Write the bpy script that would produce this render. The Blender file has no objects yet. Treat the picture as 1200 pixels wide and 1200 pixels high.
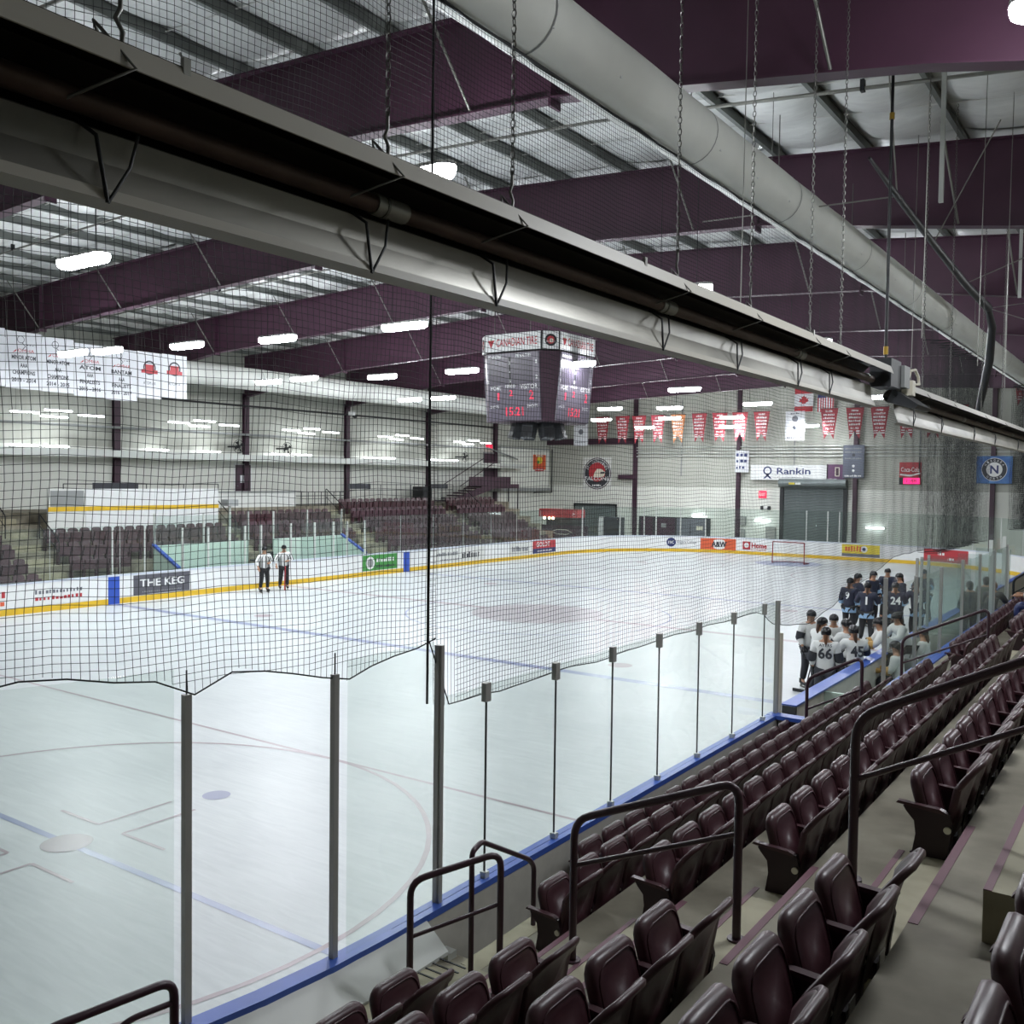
import bpy, bmesh, math, random
import numpy as np
from mathutils import Vector, Matrix
random.seed(7)
PI = math.pi
SC = bpy.context.scene
COL = SC.collection

# ---------------------------------------------------------------- camera, world, exposure
cam_d = bpy.data.cameras.new('camera'); cam = bpy.data.objects.new('camera', cam_d); COL.objects.link(cam)
cam_d.sensor_width = 36.0; cam_d.sensor_fit = 'HORIZONTAL'; cam_d.lens = 1115.19 / 1200 * 36.0
cam_d.clip_start = 0.05; cam_d.clip_end = 400
def aim(loc, yaw, pitch, roll):
    fw = Vector((-math.sin(yaw) * math.cos(pitch), math.cos(yaw) * math.cos(pitch), math.sin(pitch)))
    r0 = Vector((math.cos(yaw), math.sin(yaw), 0)); u0 = r0.cross(fw)
    r = r0 * math.cos(roll) + u0 * math.sin(roll); u = r.cross(fw)
    m = Matrix(((r.x, u.x, -fw.x, loc[0]), (r.y, u.y, -fw.y, loc[1]), (r.z, u.z, -fw.z, loc[2]), (0, 0, 0, 1)))
    cam.matrix_world = m
aim((5.125, -27.548, 4.683), math.radians(34.896), math.radians(-2.0386), math.radians(0.7318))
SC.camera = cam
w = bpy.data.worlds.new('world'); SC.world = w; w.use_nodes = True
w.node_tree.nodes['Background'].inputs[0].default_value = (0.6, 0.65, 0.7, 1)
w.node_tree.nodes['Background'].inputs[1].default_value = 0.15
SC.view_settings.view_transform = 'Standard'; SC.view_settings.look = 'None'
SC.view_settings.gamma = 1; SC.view_settings.use_curve_mapping = False
SC.view_settings.exposure = 0.28
SC.cycles.transparent_max_bounces = 40
SC.cycles.max_bounces = 6
LAMP_STRENGTH = 135.0

# ---------------------------------------------------------------- materials
def lin(h):
    if isinstance(h, str):
        c = [int(h[i:i + 2], 16) / 255 for i in (0, 2, 4)]
        return tuple((v / 12.92 if v <= 0.04045 else ((v + 0.055) / 1.055) ** 2.4) for v in c) + (1,)
    return tuple(h) + (1,)
def mat(name, col, rough=0.6, metal=0.0, noise=0.0, nscale=8.0, emit=0.0, bump=0.0, spec=0.5, col2=None, detail=4, stretch=None):
    m = bpy.data.materials.new(name); m.use_nodes = True
    nt = m.node_tree; b = nt.nodes['Principled BSDF']
    c = lin(col)
    b.inputs['Base Color'].default_value = c
    b.inputs['Roughness'].default_value = rough; b.inputs['Metallic'].default_value = metal
    b.inputs['Specular IOR Level'].default_value = spec
    if noise > 0 or bump > 0 or col2:
        tc = nt.nodes.new('ShaderNodeTexCoord'); n = nt.nodes.new('ShaderNodeTexNoise')
        n.inputs['Scale'].default_value = nscale; n.inputs['Detail'].default_value = detail
        src = tc.outputs['Object']
        if stretch:
            mp = nt.nodes.new('ShaderNodeMapping'); mp.inputs['Scale'].default_value = stretch
            nt.links.new(src, mp.inputs[0]); src = mp.outputs[0]
        nt.links.new(src, n.inputs['Vector'])
        if noise > 0 or col2:
            r = nt.nodes.new('ShaderNodeValToRGB')
            c2 = lin(col2) if col2 else tuple(min(1, v * (1 + noise)) for v in c[:3]) + (1,)
            c1 = c if col2 else tuple(v * (1 - noise) for v in c[:3]) + (1,)
            r.color_ramp.elements[0].color = c1; r.color_ramp.elements[1].color = c2
            r.color_ramp.elements[0].position = 0.32; r.color_ramp.elements[1].position = 0.68
            nt.links.new(n.outputs[0], r.inputs[0]); nt.links.new(r.outputs[0], b.inputs['Base Color'])
        if bump > 0:
            bp = nt.nodes.new('ShaderNodeBump'); bp.inputs['Strength'].default_value = bump; bp.inputs['Distance'].default_value = 0.02
            nt.links.new(n.outputs[0], bp.inputs['Height']); nt.links.new(bp.outputs[0], b.inputs['Normal'])
    if emit > 0:
        b.inputs['Emission Color'].default_value = c; b.inputs['Emission Strength'].default_value = emit
    return m
def glass_mat(name, tint, refl=0.06, dirt=0.0):
    m = bpy.data.materials.new(name); m.use_nodes = True; nt = m.node_tree
    nt.nodes.remove(nt.nodes['Principled BSDF']); out = nt.nodes['Material Output']
    t = nt.nodes.new('ShaderNodeBsdfTransparent'); t.inputs[0].default_value = lin(tint)
    g = nt.nodes.new('ShaderNodeBsdfGlossy'); g.inputs['Roughness'].default_value = 0.03
    lw0 = nt.nodes.new('ShaderNodeLayerWeight'); lw0.inputs['Blend'].default_value = 0.25; lw = nt.nodes.new('ShaderNodeMath'); lw.operation = 'MULTIPLY'; lw.inputs[1].default_value = 0.16; nt.links.new(lw0.outputs['Facing'], lw.inputs[0])
    mx = nt.nodes.new('ShaderNodeMixShader')
    nt.links.new(lw.outputs[0], mx.inputs[0]); nt.links.new(t.outputs[0], mx.inputs[1]); nt.links.new(g.outputs[0], mx.inputs[2])
    last = mx
    if dirt:
        d = nt.nodes.new('ShaderNodeBsdfDiffuse'); d.inputs[0].default_value = (0.75, 0.8, 0.78, 1)
        m2 = nt.nodes.new('ShaderNodeMixShader'); m2.inputs[0].default_value = dirt
        nt.links.new(mx.outputs[0], m2.inputs[1]); nt.links.new(d.outputs[0], m2.inputs[2]); last = m2
    nt.links.new(last.outputs[0], out.inputs[0])
    return m
def rib_mat(name, colour, period=0.3, axis='X', depth=0.6, rough=0.55):
    m = mat(name, colour, rough); nt = m.node_tree; b = nt.nodes['Principled BSDF']
    tc = nt.nodes.new('ShaderNodeTexCoord'); wv = nt.nodes.new('ShaderNodeTexWave')
    wv.bands_direction = axis; wv.inputs['Scale'].default_value = 1.0 / period * 0.314159 * 1.0
    wv.wave_profile = 'TRI'; wv.inputs['Distortion'].default_value = 0
    nt.links.new(tc.outputs['Object'], wv.inputs['Vector'])
    bp = nt.nodes.new('ShaderNodeBump'); bp.inputs['Strength'].default_value = depth; bp.inputs['Distance'].default_value = 0.03
    nt.links.new(wv.outputs['Fac'], bp.inputs['Height']); nt.links.new(bp.outputs[0], b.inputs['Normal'])
    return m
M = {}
M['maroon'] = mat('maroon_paint', '3e2434', 0.5)
M['beam'] = mat('maroon_steel', '46283b', 0.5, noise=0.12, nscale=1.2)
M['rail'] = mat('maroon_rail', '3c2630', 0.32)
M['seat'] = mat('maroon_plastic', '43272d', 0.38, noise=0.15, nscale=6)
M['seat_dark'] = mat('dark_maroon_casting', '2c1a20', 0.45)
M['seat_far'] = mat('paler_maroon_plastic', '4a2f38', 0.5, noise=0.3, nscale=0.6)  # slightly paler, uneven maroon for the lower rows of the far stand
M['plate'] = mat('number_plate', 'b8b6ae', 0.35, 0.5)
M['bolt'] = mat('bolt_metal', 'c8c6bc', 0.3, 0.7)
M['logo_blue'] = mat('blue_plate', '2a3a7a', 0.4)
M['concrete'] = mat('concrete', '959080', 0.75, col2='686254', nscale=1.6, bump=0.15, detail=8)
M['concrete_light'] = mat('light_concrete', 'a8a28a', 0.72, col2='8d8872', nscale=3, bump=0.12, detail=8)
M['concrete_dark'] = mat('riser_concrete', '6e6a5c', 0.8, col2='59564b', nscale=3, detail=8)
M['nosing'] = mat('maroon_nosing_paint', '6a4450', 0.6)
M['wall_hi'] = rib_mat('upper_wall_cladding', 'b4b6ac', 0.32, 'Y', 0.5)
M['wall_hi_x'] = rib_mat('upper_far_cladding', 'b0b2a8', 0.32, 'X', 0.5)
M['wall_lo'] = mat('white_wall_paint', 'd8dad2', 0.6, noise=0.03, nscale=1)
M['white'] = mat('white_plastic', 'dfe1e0', 0.35)
M['white_dull'] = mat('white_sheet', 'd4d6d2', 0.6)
M['panel'] = mat('white_board_panel', 'e2e4e4', 0.3, noise=0.03, nscale=3)
M['kick'] = mat('yellow_kick_plate', 'd9b22c', 0.4, noise=0.08, nscale=3)
M['cap_blue'] = mat('blue_cap_rail', '3f5fb4', 0.35, noise=0.08, nscale=5)
M['cap_white'] = mat('pale_cap_rail', 'c9d0dc', 0.35)
M['blue'] = mat('blue_board', '2c50ae', 0.35)
M['red'] = mat('red_print', 'b03038', 0.45)
M['post'] = mat('aluminium_post', 'a2a29e', 0.4, 0.15)
M['post_white'] = mat('pale_aluminium', 'c9cdc8', 0.35, 0.3)
M['backpanel'] = mat('grey_back_panel', 'c0beb6', 0.5, noise=0.05)
M['glass'] = glass_mat('rink_glass', 'f8fbf9', dirt=0.015)
M['glass_far'] = glass_mat('far_rink_glass', 'f2f7f5', dirt=0.02)
M['glass_dirty'] = glass_mat('scuffed_glass', 'f2f6f5', dirt=0.04)
M['seam'] = mat('glass_seam', '343a38', 0.4)
M['net'] = mat('black_netting', '1c2020', 0.8)
M['rope'] = mat('black_rope', '101213', 0.8)
M['galv'] = mat('galvanised_steel', '8c8c86', 0.4, 0.6, noise=0.12, nscale=3)
M['purlin'] = mat('grey_purlin', '747874', 0.5, 0.1, noise=0.1, nscale=2)
M['insul'] = mat('white_vinyl_insulation', 'e0e2e0', 0.35, bump=0.5, nscale=2.5, stretch=(1, 4, 1), noise=0.06)
M['insul_seam'] = mat('insulation_seam', 'd8d8d4', 0.35)
M['duct'] = mat('white_fabric_duct', 'e2e4de', 0.6, noise=0.04, nscale=1.5, bump=0.2)
M['hood_in'] = mat('polished_reflector', '8f8d85', 0.42, 0.5, noise=0.4, nscale=1.3, stretch=(1, 0.5, 1))
M['hood_dark'] = mat('dark_reflector', '2a2522', 0.4, 0.5, noise=0.2, nscale=2)  # darker tone for the hood's top and back sheets
M['hood_out'] = mat('grey_hood_lip', 'a5a196', 0.5)
M['tube'] = mat('scorched_tube', '4a3a33', 0.5, 0.5, noise=0.2, nscale=4)
M['steel'] = mat('chain_steel', '6c6c68', 0.45, 0.6)
M['black'] = mat('black_paint', '15171a', 0.5)
M['dark'] = mat('dark_grey', '2b2d30', 0.55)
M['grey'] = mat('mid_grey', '8a8d8c', 0.55)
M['brass'] = mat('brass_fitting', 'a88a3a', 0.35, 0.8)
M['lamp'] = mat('lit_diffuser', 'f6faff', 0.4, emit=LAMP_STRENGTH)
M['lamp_small'] = mat('lit_tube', 'f6faff', 0.4, emit=13)
M['lamp_body'] = mat('lamp_housing', 'c8c8c4', 0.5)
M['door_grey'] = mat('grey_roller_slats', '6c7474', 0.45, 0.2)
M['orange'] = mat('orange_print', 'd05a34', 0.45)
M['green'] = mat('green_print', '3f8a3f', 0.45)
M['yellow'] = mat('yellow_print', 'd8c43c', 0.45)
M['navy'] = mat('navy_print', '2b3566', 0.45)
M['print_dark'] = mat('dark_print', '33353c', 0.5)
M['print_grey'] = mat('grey_print', '6a6c74', 0.5)
M['keg'] = mat('charcoal_print', '54545c', 0.45)
M['purple'] = mat('purple_print', '5a3658', 0.5)
M['cream'] = mat('cream_print', 'dcd6c4', 0.5)
M['led'] = mat('red_led', 'd43a52', 0.4, emit=0.55)
M['pink_led'] = mat('pink_led', 'e8207a', 0.4, emit=1.6)
M['exit'] = mat('lit_exit_sign', 'e83050', 0.4, emit=0.8)
M['score'] = mat('scoreboard_face', '66606c', 0.28, noise=0.08)
M['score_dark'] = mat('scoreboard_panel', '4a4450', 0.25)
M['ice_red'] = mat('faded_red_ice_paint', 'a3949a', 0.3)
M['ice_blue'] = mat('faded_blue_ice_paint', '8b94b4', 0.3)
M['ice_dot'] = mat('faded_grey_pink_ice_paint', '91888c', 0.3)
M['ice_dotblue'] = mat('faded_blue_dot_paint', '9094b0', 0.3)
M['ice_logo'] = mat('faded_center_logo_paint', 'b4b0b4', 0.3)
M['skin'] = mat('skin', 'b08468', 0.55)
M['hair'] = mat('brown_hair', '4a3426', 0.6)
M['hair_b'] = mat('auburn_hair', '6a4428', 0.6)
M['jersey_navy'] = mat('navy_jersey', '262a3c', 0.75)
M['jersey_lblue'] = mat('light_blue_trim', '8fb0d0', 0.7)
M['jersey_white'] = mat('white_jersey', 'd6d8d6', 0.75, noise=0.05)
M['pants'] = mat('black_pants', '1f2024', 0.75)
M['pants_grey'] = mat('charcoal_pants', '2e3036', 0.75)
M['coat'] = mat('dark_coat', '2a2c2e', 0.8)
M['coat_green'] = mat('olive_coat', '3e4a40', 0.8)
M['gold'] = mat('gold_trim', 'c09a5c', 0.7)
M['helmet_black'] = mat('black_helmet', '1a1a1f', 0.25)
M['flag_red'] = mat('flag_red', 'b02a34', 0.6)
M['flag_blue'] = mat('flag_blue', '34386a', 0.6)
M['pennant'] = mat('red_pennant', '9c343e', 0.6)
M['pennant_or'] = mat('orange_pennant', 'c07848', 0.6)
M['banner'] = mat('white_banner', 'd2d4d8', 0.6)
M['banner_grey'] = mat('slate_banner', '5c6270', 0.6)
M['banner_blue'] = mat('blue_banner', '5f8cc0', 0.6, col2='3a62a8', nscale=1.5)
M['warm'] = mat('warm_lamp', 'ffd8b0', 0.4, emit=12)
M['redframe'] = mat('red_goal_frame', '8a2430', 0.4)
M['mint'] = mat('pale_mint_panel', 'c2d6ca', 0.45)
M['strip'] = mat('white_threshold', 'cdd0cc', 0.4)

def ice_material():
    m = bpy.data.materials.new('ice'); m.use_nodes = True; nt = m.node_tree; b = nt.nodes['Principled BSDF']
    N = nt.nodes.new; L = nt.links.new
    tc = N('ShaderNodeTexCoord'); n1 = N('ShaderNodeTexNoise'); n1.inputs['Scale'].default_value = 0.35; n1.inputs['Detail'].default_value = 6
    L(tc.outputs['Object'], n1.inputs['Vector'])
    mp = N('ShaderNodeMapping'); mp.inputs['Rotation'].default_value = (0, 0, 0.5); mp.inputs['Scale'].default_value = (0.6, 5, 1)
    L(tc.outputs['Object'], mp.inputs[0]); n2 = N('ShaderNodeTexNoise'); n2.inputs['Scale'].default_value = 2.0; n2.inputs['Detail'].default_value = 8; n2.inputs['Distortion'].default_value = 1.2
    L(mp.outputs[0], n2.inputs['Vector'])
    ad = N('ShaderNodeMath'); ad.operation = 'ADD'; L(n1.outputs[0], ad.inputs[0]); L(n2.outputs[0], ad.inputs[1])
    hf = N('ShaderNodeMath'); hf.operation = 'MULTIPLY'; hf.inputs[1].default_value = 0.5; L(ad.outputs[0], hf.inputs[0])
    r = N('ShaderNodeValToRGB'); r.color_ramp.elements[0].position = 0.36; r.color_ramp.elements[0].color = lin('bbc1c3')
    r.color_ramp.elements[1].position = 0.66; r.color_ramp.elements[1].color = lin('d0d5d6'); L(hf.outputs[0], r.inputs[0])
    L(r.outputs[0], b.inputs['Base Color'])
    r2 = N('ShaderNodeMapRange'); r2.inputs['To Min'].default_value = 0.22; r2.inputs['To Max'].default_value = 0.5; L(n2.outputs[0], r2.inputs[0]); L(r2.outputs[0], b.inputs['Roughness'])
    bp = N('ShaderNodeBump'); bp.inputs['Strength'].default_value = 0.12; bp.inputs['Distance'].default_value = 0.01; L(n2.outputs[0], bp.inputs['Height']); L(bp.outputs[0], b.inputs['Normal'])
    b.inputs['Specular IOR Level'].default_value = 0.35
    return m
M['ice'] = ice_material()

# ---------------------------------------------------------------- mesh helpers
class MB:
    def __init__(s): s.v = []; s.f = []; s.sm = []
    def add(s, vs, fs, smooth=False):
        o = len(s.v); s.v += [tuple(p) for p in vs]
        for f in fs: s.f.append(tuple(i + o for i in f)); s.sm.append(smooth)
        return s
    def box(s, x0, x1, y0, y1, z0, z1):
        x0, x1 = min(x0, x1), max(x0, x1); y0, y1 = min(y0, y1), max(y0, y1); z0, z1 = min(z0, z1), max(z0, z1)
        return s.add([(x0, y0, z0), (x1, y0, z0), (x1, y1, z0), (x0, y1, z0), (x0, y0, z1), (x1, y0, z1), (x1, y1, z1), (x0, y1, z1)],
              [(0, 3, 2, 1), (4, 5, 6, 7), (0, 1, 5, 4), (1, 2, 6, 5), (2, 3, 7, 6), (3, 0, 4, 7)])
    def tube(s, pts, r, n=8, cap=True, smooth=True):
        pts = [Vector(p) for p in pts]; rr = r if isinstance(r, (list, tuple)) else [r] * len(pts)
        rings = []
        up = None
        for i, p in enumerate(pts):
            if i == 0: d = pts[1] - p
            elif i == len(pts) - 1: d = p - pts[i - 1]
            else: d = (pts[i + 1] - p).normalized() + (p - pts[i - 1]).normalized()
            d = d.normalized() if d.length > 1e-9 else Vector((0, 0, 1))
            if up is None:
                a = Vector((0, 0, 1)) if abs(d.z) < 0.9 else Vector((1, 0, 0)); e1 = d.cross(a).normalized()
            else:
                e1 = (up - d * up.dot(d)).normalized()
            up = e1; e2 = d.cross(e1)
            rings.append([p + (e1 * math.cos(2 * PI * k / n) + e2 * math.sin(2 * PI * k / n)) * rr[i] for k in range(n)])
        vs = [q for R_ in rings for q in R_]; fs = []
        for i in range(len(rings) - 1):
            for k in range(n):
                a = i * n + k; b = i * n + (k + 1) % n; fs.append((a, b, b + n, a + n))
        s.add(vs, fs, smooth)
        if cap:
            s.add(rings[0], [tuple(range(n))][::1]); s.f[-1] = s.f[-1][::-1]; s.add(rings[-1], [tuple(range(n))])
        return s
    def prism(s, prof, axis, a0, a1, smooth=False, cap=True):
        # prof: 2-D closed polygon; axis 'y' -> (x,z) profile swept in y; 'x' -> (y,z); 'z' -> (x,y)
        def P(p, a):
            return {'y': (p[0], a, p[1]), 'x': (a, p[0], p[1]), 'z': (p[0], p[1], a)}[axis]
        n = len(prof); vs = [P(p, a0) for p in prof] + [P(p, a1) for p in prof]
        fs = [(k, (k + 1) % n, (k + 1) % n + n, k + n) for k in range(n)]
        s.add(vs, fs, smooth)
        if cap: s.add(vs, [tuple(range(n))[::-1], tuple(range(n, 2 * n))])
        return s
    def strip(s, prof, axis, a0, a1, smooth=False):
        def P(p, a):
            return {'y': (p[0], a, p[1]), 'x': (a, p[0], p[1]), 'z': (p[0], p[1], a)}[axis]
        n = len(prof); vs = [P(p, a0) for p in prof] + [P(p, a1) for p in prof]
        return s.add(vs, [(k, k + 1, k + 1 + n, k + n) for k in range(n - 1)], smooth)
    def ball(s, c, r, nu=10, nv=7, sz=(1, 1, 1)):
        vs = []; fs = []
        for i in range(nv + 1):
            th = PI * i / nv
            for k in range(nu):
                ph = 2 * PI * k / nu
                vs.append((c[0] + r * sz[0] * math.sin(th) * math.cos(ph), c[1] + r * sz[1] * math.sin(th) * math.sin(ph), c[2] + r * sz[2] * math.cos(th)))
        for i in range(nv):
            for k in range(nu):
                a = i * nu + k; b = i * nu + (k + 1) % nu; fs.append((a, a + nu, b + nu, b))
        return s.add(vs, fs, True)
    def disc(s, c, r, n=24, normal='z', thick=0.0, r2=None):
        c = Vector(c)
        ax = {'z': (Vector((1, 0, 0)), Vector((0, 1, 0)), Vector((0, 0, 1))), 'y': (Vector((1, 0, 0)), Vector((0, 0, 1)), Vector((0, -1, 0))), 'x': (Vector((0, 1, 0)), Vector((0, 0, 1)), Vector((1, 0, 0)))}[normal]
        out = [c + (ax[0] * math.cos(2 * PI * k / n) + ax[1] * math.sin(2 * PI * k / n)) * r for k in range(n)]
        if r2 is None:
            s.add(out, [tuple(range(n))])
            if thick:
                back = [p - ax[2] * thick for p in out]
                s.add(out + back, [(k, k + n, (k + 1) % n + n, (k + 1) % n) for k in range(n)]); s.add(back, [tuple(range(n))[::-1]])
        else:
            inn = [c + (ax[0] * math.cos(2 * PI * k / n) + ax[1] * math.sin(2 * PI * k / n)) * r2 for k in range(n)]
            s.add(out + inn, [(k, (k + 1) % n, (k + 1) % n + n, k + n) for k in range(n)])
        return s
    def mesh(s, name, m=None):
        me = bpy.data.meshes.new(name); me.from_pydata(s.v, [], s.f)
        me.polygons.foreach_set('use_smooth', s.sm)
        if m is not None: me.materials.append(M[m] if isinstance(m, str) else m)
        return me
    def obj(s, name, m, parent=None, loc=None):
        me = s.mesh(name, m)
        return link(name, me, parent, loc)
def link(name, data, parent=None, loc=None, rot=None):
    o = bpy.data.objects.new(name, data); COL.objects.link(o)
    if parent is not None: o.parent = parent
    if loc is not None: o.location = loc
    if rot is not None: o.rotation_euler = rot
    return o
def bx(name, m, b, parent=None): return MB().box(*b).obj(name, m, parent)
def thing(name, label, cat, loc=(0, 0, 0), rot=(0, 0, 0), group=None):
    o = link(name, None, None, loc, rot); o['label'] = label; o['category'] = cat
    if group: o['group'] = group
    return o
def tag(o, label, cat, group=None, kind=None):
    o['label'] = label; o['category'] = cat
    if group: o['group'] = group
    if kind: o['kind'] = kind
    return o
def struct(o, label=None):
    o['kind'] = 'structure'
    if label: o['label'] = label
    return o
def copy_tree(src, loc, rot=None, label=None):
    r = src.copy(); COL.objects.link(r); r.location = loc
    if rot is not None: r.rotation_euler = rot
    if label: r['label'] = label
    for ch in list(src.children):
        c = ch.copy(); COL.objects.link(c); c.parent = r
        for g in list(ch.children):
            d = g.copy(); COL.objects.link(d); d.parent = c
    return r
TS = bpy.data.scenes.new('workshop')
def bake(o):
    """evaluate one object in an otherwise empty scene (fast), return its mesh"""
    TS.collection.objects.link(o); vl = TS.view_layers[0]; vl.update(); me = bpy.data.meshes.new_from_object(o.evaluated_get(vl.depsgraph)); bpy.data.objects.remove(o); return me
_TX = {}
def text_mesh(txt, size, ext=0.004, bold=0.0, spacing=1.0, width=None, height=None):
    key = (txt, size, ext, bold, spacing, width, height)
    if key in _TX: return _TX[key]
    cu = bpy.data.curves.new('lettering', 'FONT'); cu.body = txt; cu.size = size; cu.extrude = ext; cu.offset = bold
    cu.align_x = 'CENTER'; cu.align_y = 'CENTER'; cu.space_character = spacing; cu.resolution_u = 2
    me = bake(bpy.data.objects.new('lettering', cu))
    if width or height:
        n = len(me.vertices); a = np.zeros(n * 3); me.vertices.foreach_get('co', a); a = a.reshape(-1, 3)
        lo = a.min(0); hi = a.max(0)
        if width: a[:, 0] = (a[:, 0] - (lo[0] + hi[0]) / 2) * width / max(1e-6, hi[0] - lo[0])
        if height: a[:, 1] = (a[:, 1] - (lo[1] + hi[1]) / 2) * height / max(1e-6, hi[1] - lo[1])
        me.vertices.foreach_set('co', a.ravel())
    _TX[key] = me
    return me
# frames for flat things: facing -y (far wall), +x (left wall), general angle
def FR(c, ang):
    """matrix: local x = reading direction, local y = up, local z = outward normal; ang = direction of outward normal in plan (radians)"""
    n = Vector((math.cos(ang), math.sin(ang), 0)); up = Vector((0, 0, 1)); r = up.cross(n)
    return Matrix(((r.x, up.x, n.x, c[0]), (r.y, up.y, n.y, c[1]), (r.z, up.z, n.z, c[2]), (0, 0, 0, 1)))
FAR_A = -PI / 2; LEFT_A = 0.0
def sign(name, label, cat, c, ang, w_, h_, m, thick=0.04, group=None, tilt=None):
    """thing with frame FR: root Empty + 'panel' part"""
    o = link(name, None); o.matrix_world = FR(c, ang)
    if label: o['label'] = label; o['category'] = cat
    if group: o['group'] = group
    MB().box(-w_ / 2, w_ / 2, -h_ / 2, h_ / 2, -thick, 0).obj('panel', m, o)
    return o
def put_text(parent, txt, x, y, wd, ht, m, z=0.004, name='lettering', bold=0.0):
    me = text_mesh(txt, 1.0, 0.0, bold * 1.0, 1.0, wd, ht).copy()
    me.materials.clear(); me.materials.append(M[m])
    return link(name, me, parent, (x, y, z))
def scribble(parent, x0, x1, y, h, m, n=8, z=0.004, name='lettering'):
    """small print too blurred to read: a row of short strokes"""
    b = MB(); x = x0; wd = (x1 - x0) / n
    for i in range(n):
        ww = wd * random.uniform(0.45, 0.8); hh = h * random.uniform(0.6, 1.0)
        b.add([(x, y - h / 2, 0), (x + ww, y - h / 2, 0), (x + ww, y - h / 2 + hh, 0), (x, y - h / 2 + hh, 0)], [(0, 1, 2, 3)])
        if i % 3 == 1: b.add([(x + ww * .3, y + h * .1, .001), (x + ww * .3 + wd * .5, y + h * .1, .001), (x + ww * .3 + wd * .5, y + h * .3, .001), (x + ww * .3, y + h * .3, .001)], [(0, 1, 2, 3)])
        x += wd
    return b.obj(name, m, parent, (0, 0, z))
def rect(parent, x0, x1, y0, y1, m, z=0.003, name='print', t=0.0):
    return MB().add([(x0, y0, z), (x1, y0, z), (x1, y1, z), (x0, y1, z)], [(0, 1, 2, 3)]).obj(name, m, parent)
def disc_l(parent, x, y, r, m, z=0.003, name='disc', n=24, r2=None):
    return MB().disc((x, y, z), r, n, 'z', 0, r2).obj(name, m, parent)
def ordw(n):
    W = ['first', 'second', 'third', 'fourth', 'fifth', 'sixth', 'seventh', 'eighth', 'ninth', 'tenth', 'eleventh', 'twelfth', 'thirteenth', 'fourteenth', 'fifteenth', 'sixteenth', 'seventeenth', 'eighteenth', 'nineteenth', 'twentieth', 'twenty-first', 'twenty-second', 'twenty-third', 'twenty-fourth', 'twenty-fifth', 'twenty-sixth', 'twenty-seventh', 'twenty-eighth']
    return W[n - 1]
# ================================================================ RINK PATH
RX0, RX1, RY0, RY1, RR = -25.9, 0.0, -30.5, 31.0, 8.5
SEG = [('l', (RX0, RY0 + RR), (RX0, RY1 - RR)), ('a', (RX0 + RR, RY1 - RR), PI), ('l', (RX0 + RR, RY1), (RX1 - RR, RY1)), ('a', (RX1 - RR, RY1 - RR), PI / 2),
       ('l', (RX1, RY1 - RR), (RX1, RY0 + RR)), ('a', (RX1 - RR, RY0 + RR), 0.0), ('l', (RX1 - RR, RY0), (RX0 + RR, RY0)), ('a', (RX0 + RR, RY0 + RR), -PI / 2)]
def rp(s):
    """point and outward normal on the rink outline"""
    for g in SEG:
        L = math.dist(g[1], g[2]) if g[0] == 'l' else RR * PI / 2
        if s <= L + 1e-9:
            if g[0] == 'l':
                t = s / L; d = ((g[2][0] - g[1][0]) / L, (g[2][1] - g[1][1]) / L)
                return (g[1][0] + d[0] * s, g[1][1] + d[1] * s, -d[1], d[0])
            a = g[2] - s / RR; return (g[1][0] + RR * math.cos(a), g[1][1] + RR * math.sin(a), math.cos(a), math.sin(a))
        s -= L
    return rp(0)
def is_arc(s):
    for g in SEG:
        L = math.dist(g[1], g[2]) if g[0] == 'l' else RR * PI / 2
        if s <= L: return g[0] == 'a'
        s -= L
def sweep(s0, s1, prof, mb=None, closed=True, fn=rp, step=0.6):
    """sweep closed profile [(outward, z)] along the path"""
    mb = mb or MB(); n = 1 if not (is_arc(s0 + .01) or is_arc(s1 - .01)) or fn is not rp else max(1, math.ceil((s1 - s0) / step))
    rows = []
    for i in range(n + 1):
        x, y, nx, ny = fn(s0 + (s1 - s0) * i / n); rows.append([(x + nx * d, y + ny * d, z) for d, z in prof])
    k = len(prof); vs = [p for r in rows for p in r]; fs = []
    for i in range(n):
        for j in range(k if closed else k - 1):
            a = i * k + j; b = i * k + (j + 1) % k; fs.append((a, a + k, b + k, b))
    mb.add(vs, fs)
    if closed: mb.add(rows[0], [tuple(range(k))]); mb.add(rows[-1], [tuple(range(k))[::-1]])
    return mb
def rectp(d0, d1, z0, z1): return [(d0, z0), (d1, z0), (d1, z1), (d0, z1)]

# ================================================================ ICE AND ITS PAINT
outline = []
for i in range(121):
    s = 160.21 * i / 121; x, y, nx, ny = rp(s); outline.append((x + nx * .02, y + ny * .02))
ice = MB().prism(outline[::-1], 'z', -0.15, 0.0).obj('floor', 'ice'); struct(ice, 'white ice sheet inside the rink boards')
def ip(name, m, pts, z=0.0025):  # painted patch
    return MB().add([(x, y, z) for x, y in pts], [tuple(range(len(pts)))]).obj(name, m, ice)
def iline(name, m, x0, x1, y0, y1, z=0.0025): return ip(name, m, [(x0, y0), (x1, y0), (x1, y1), (x0, y1)], z)
iline('blue_line', 'ice_blue', RX0, RX1, -8.03, -7.73); iline('blue_line', 'ice_blue', RX0, RX1, 7.73, 8.03)
iline('center_line', 'ice_red', RX0, RX1, -0.15, 0.15)
iline('free_play_line', 'ice_red', RX0, RX1, -16.46, -16.39); iline('free_play_line', 'ice_red', RX0, RX1, 16.6, 16.67)
iline('goal_line', 'ice_red', RX0 + .9, RX1 - .9, -27.1, -27.04); iline('goal_line', 'ice_red', RX0 + .9, RX1 - .9, 26.0, 26.06)
iline('thin_blue_line', 'ice_blue', RX0, RX1, -21.05, -20.95)
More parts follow.
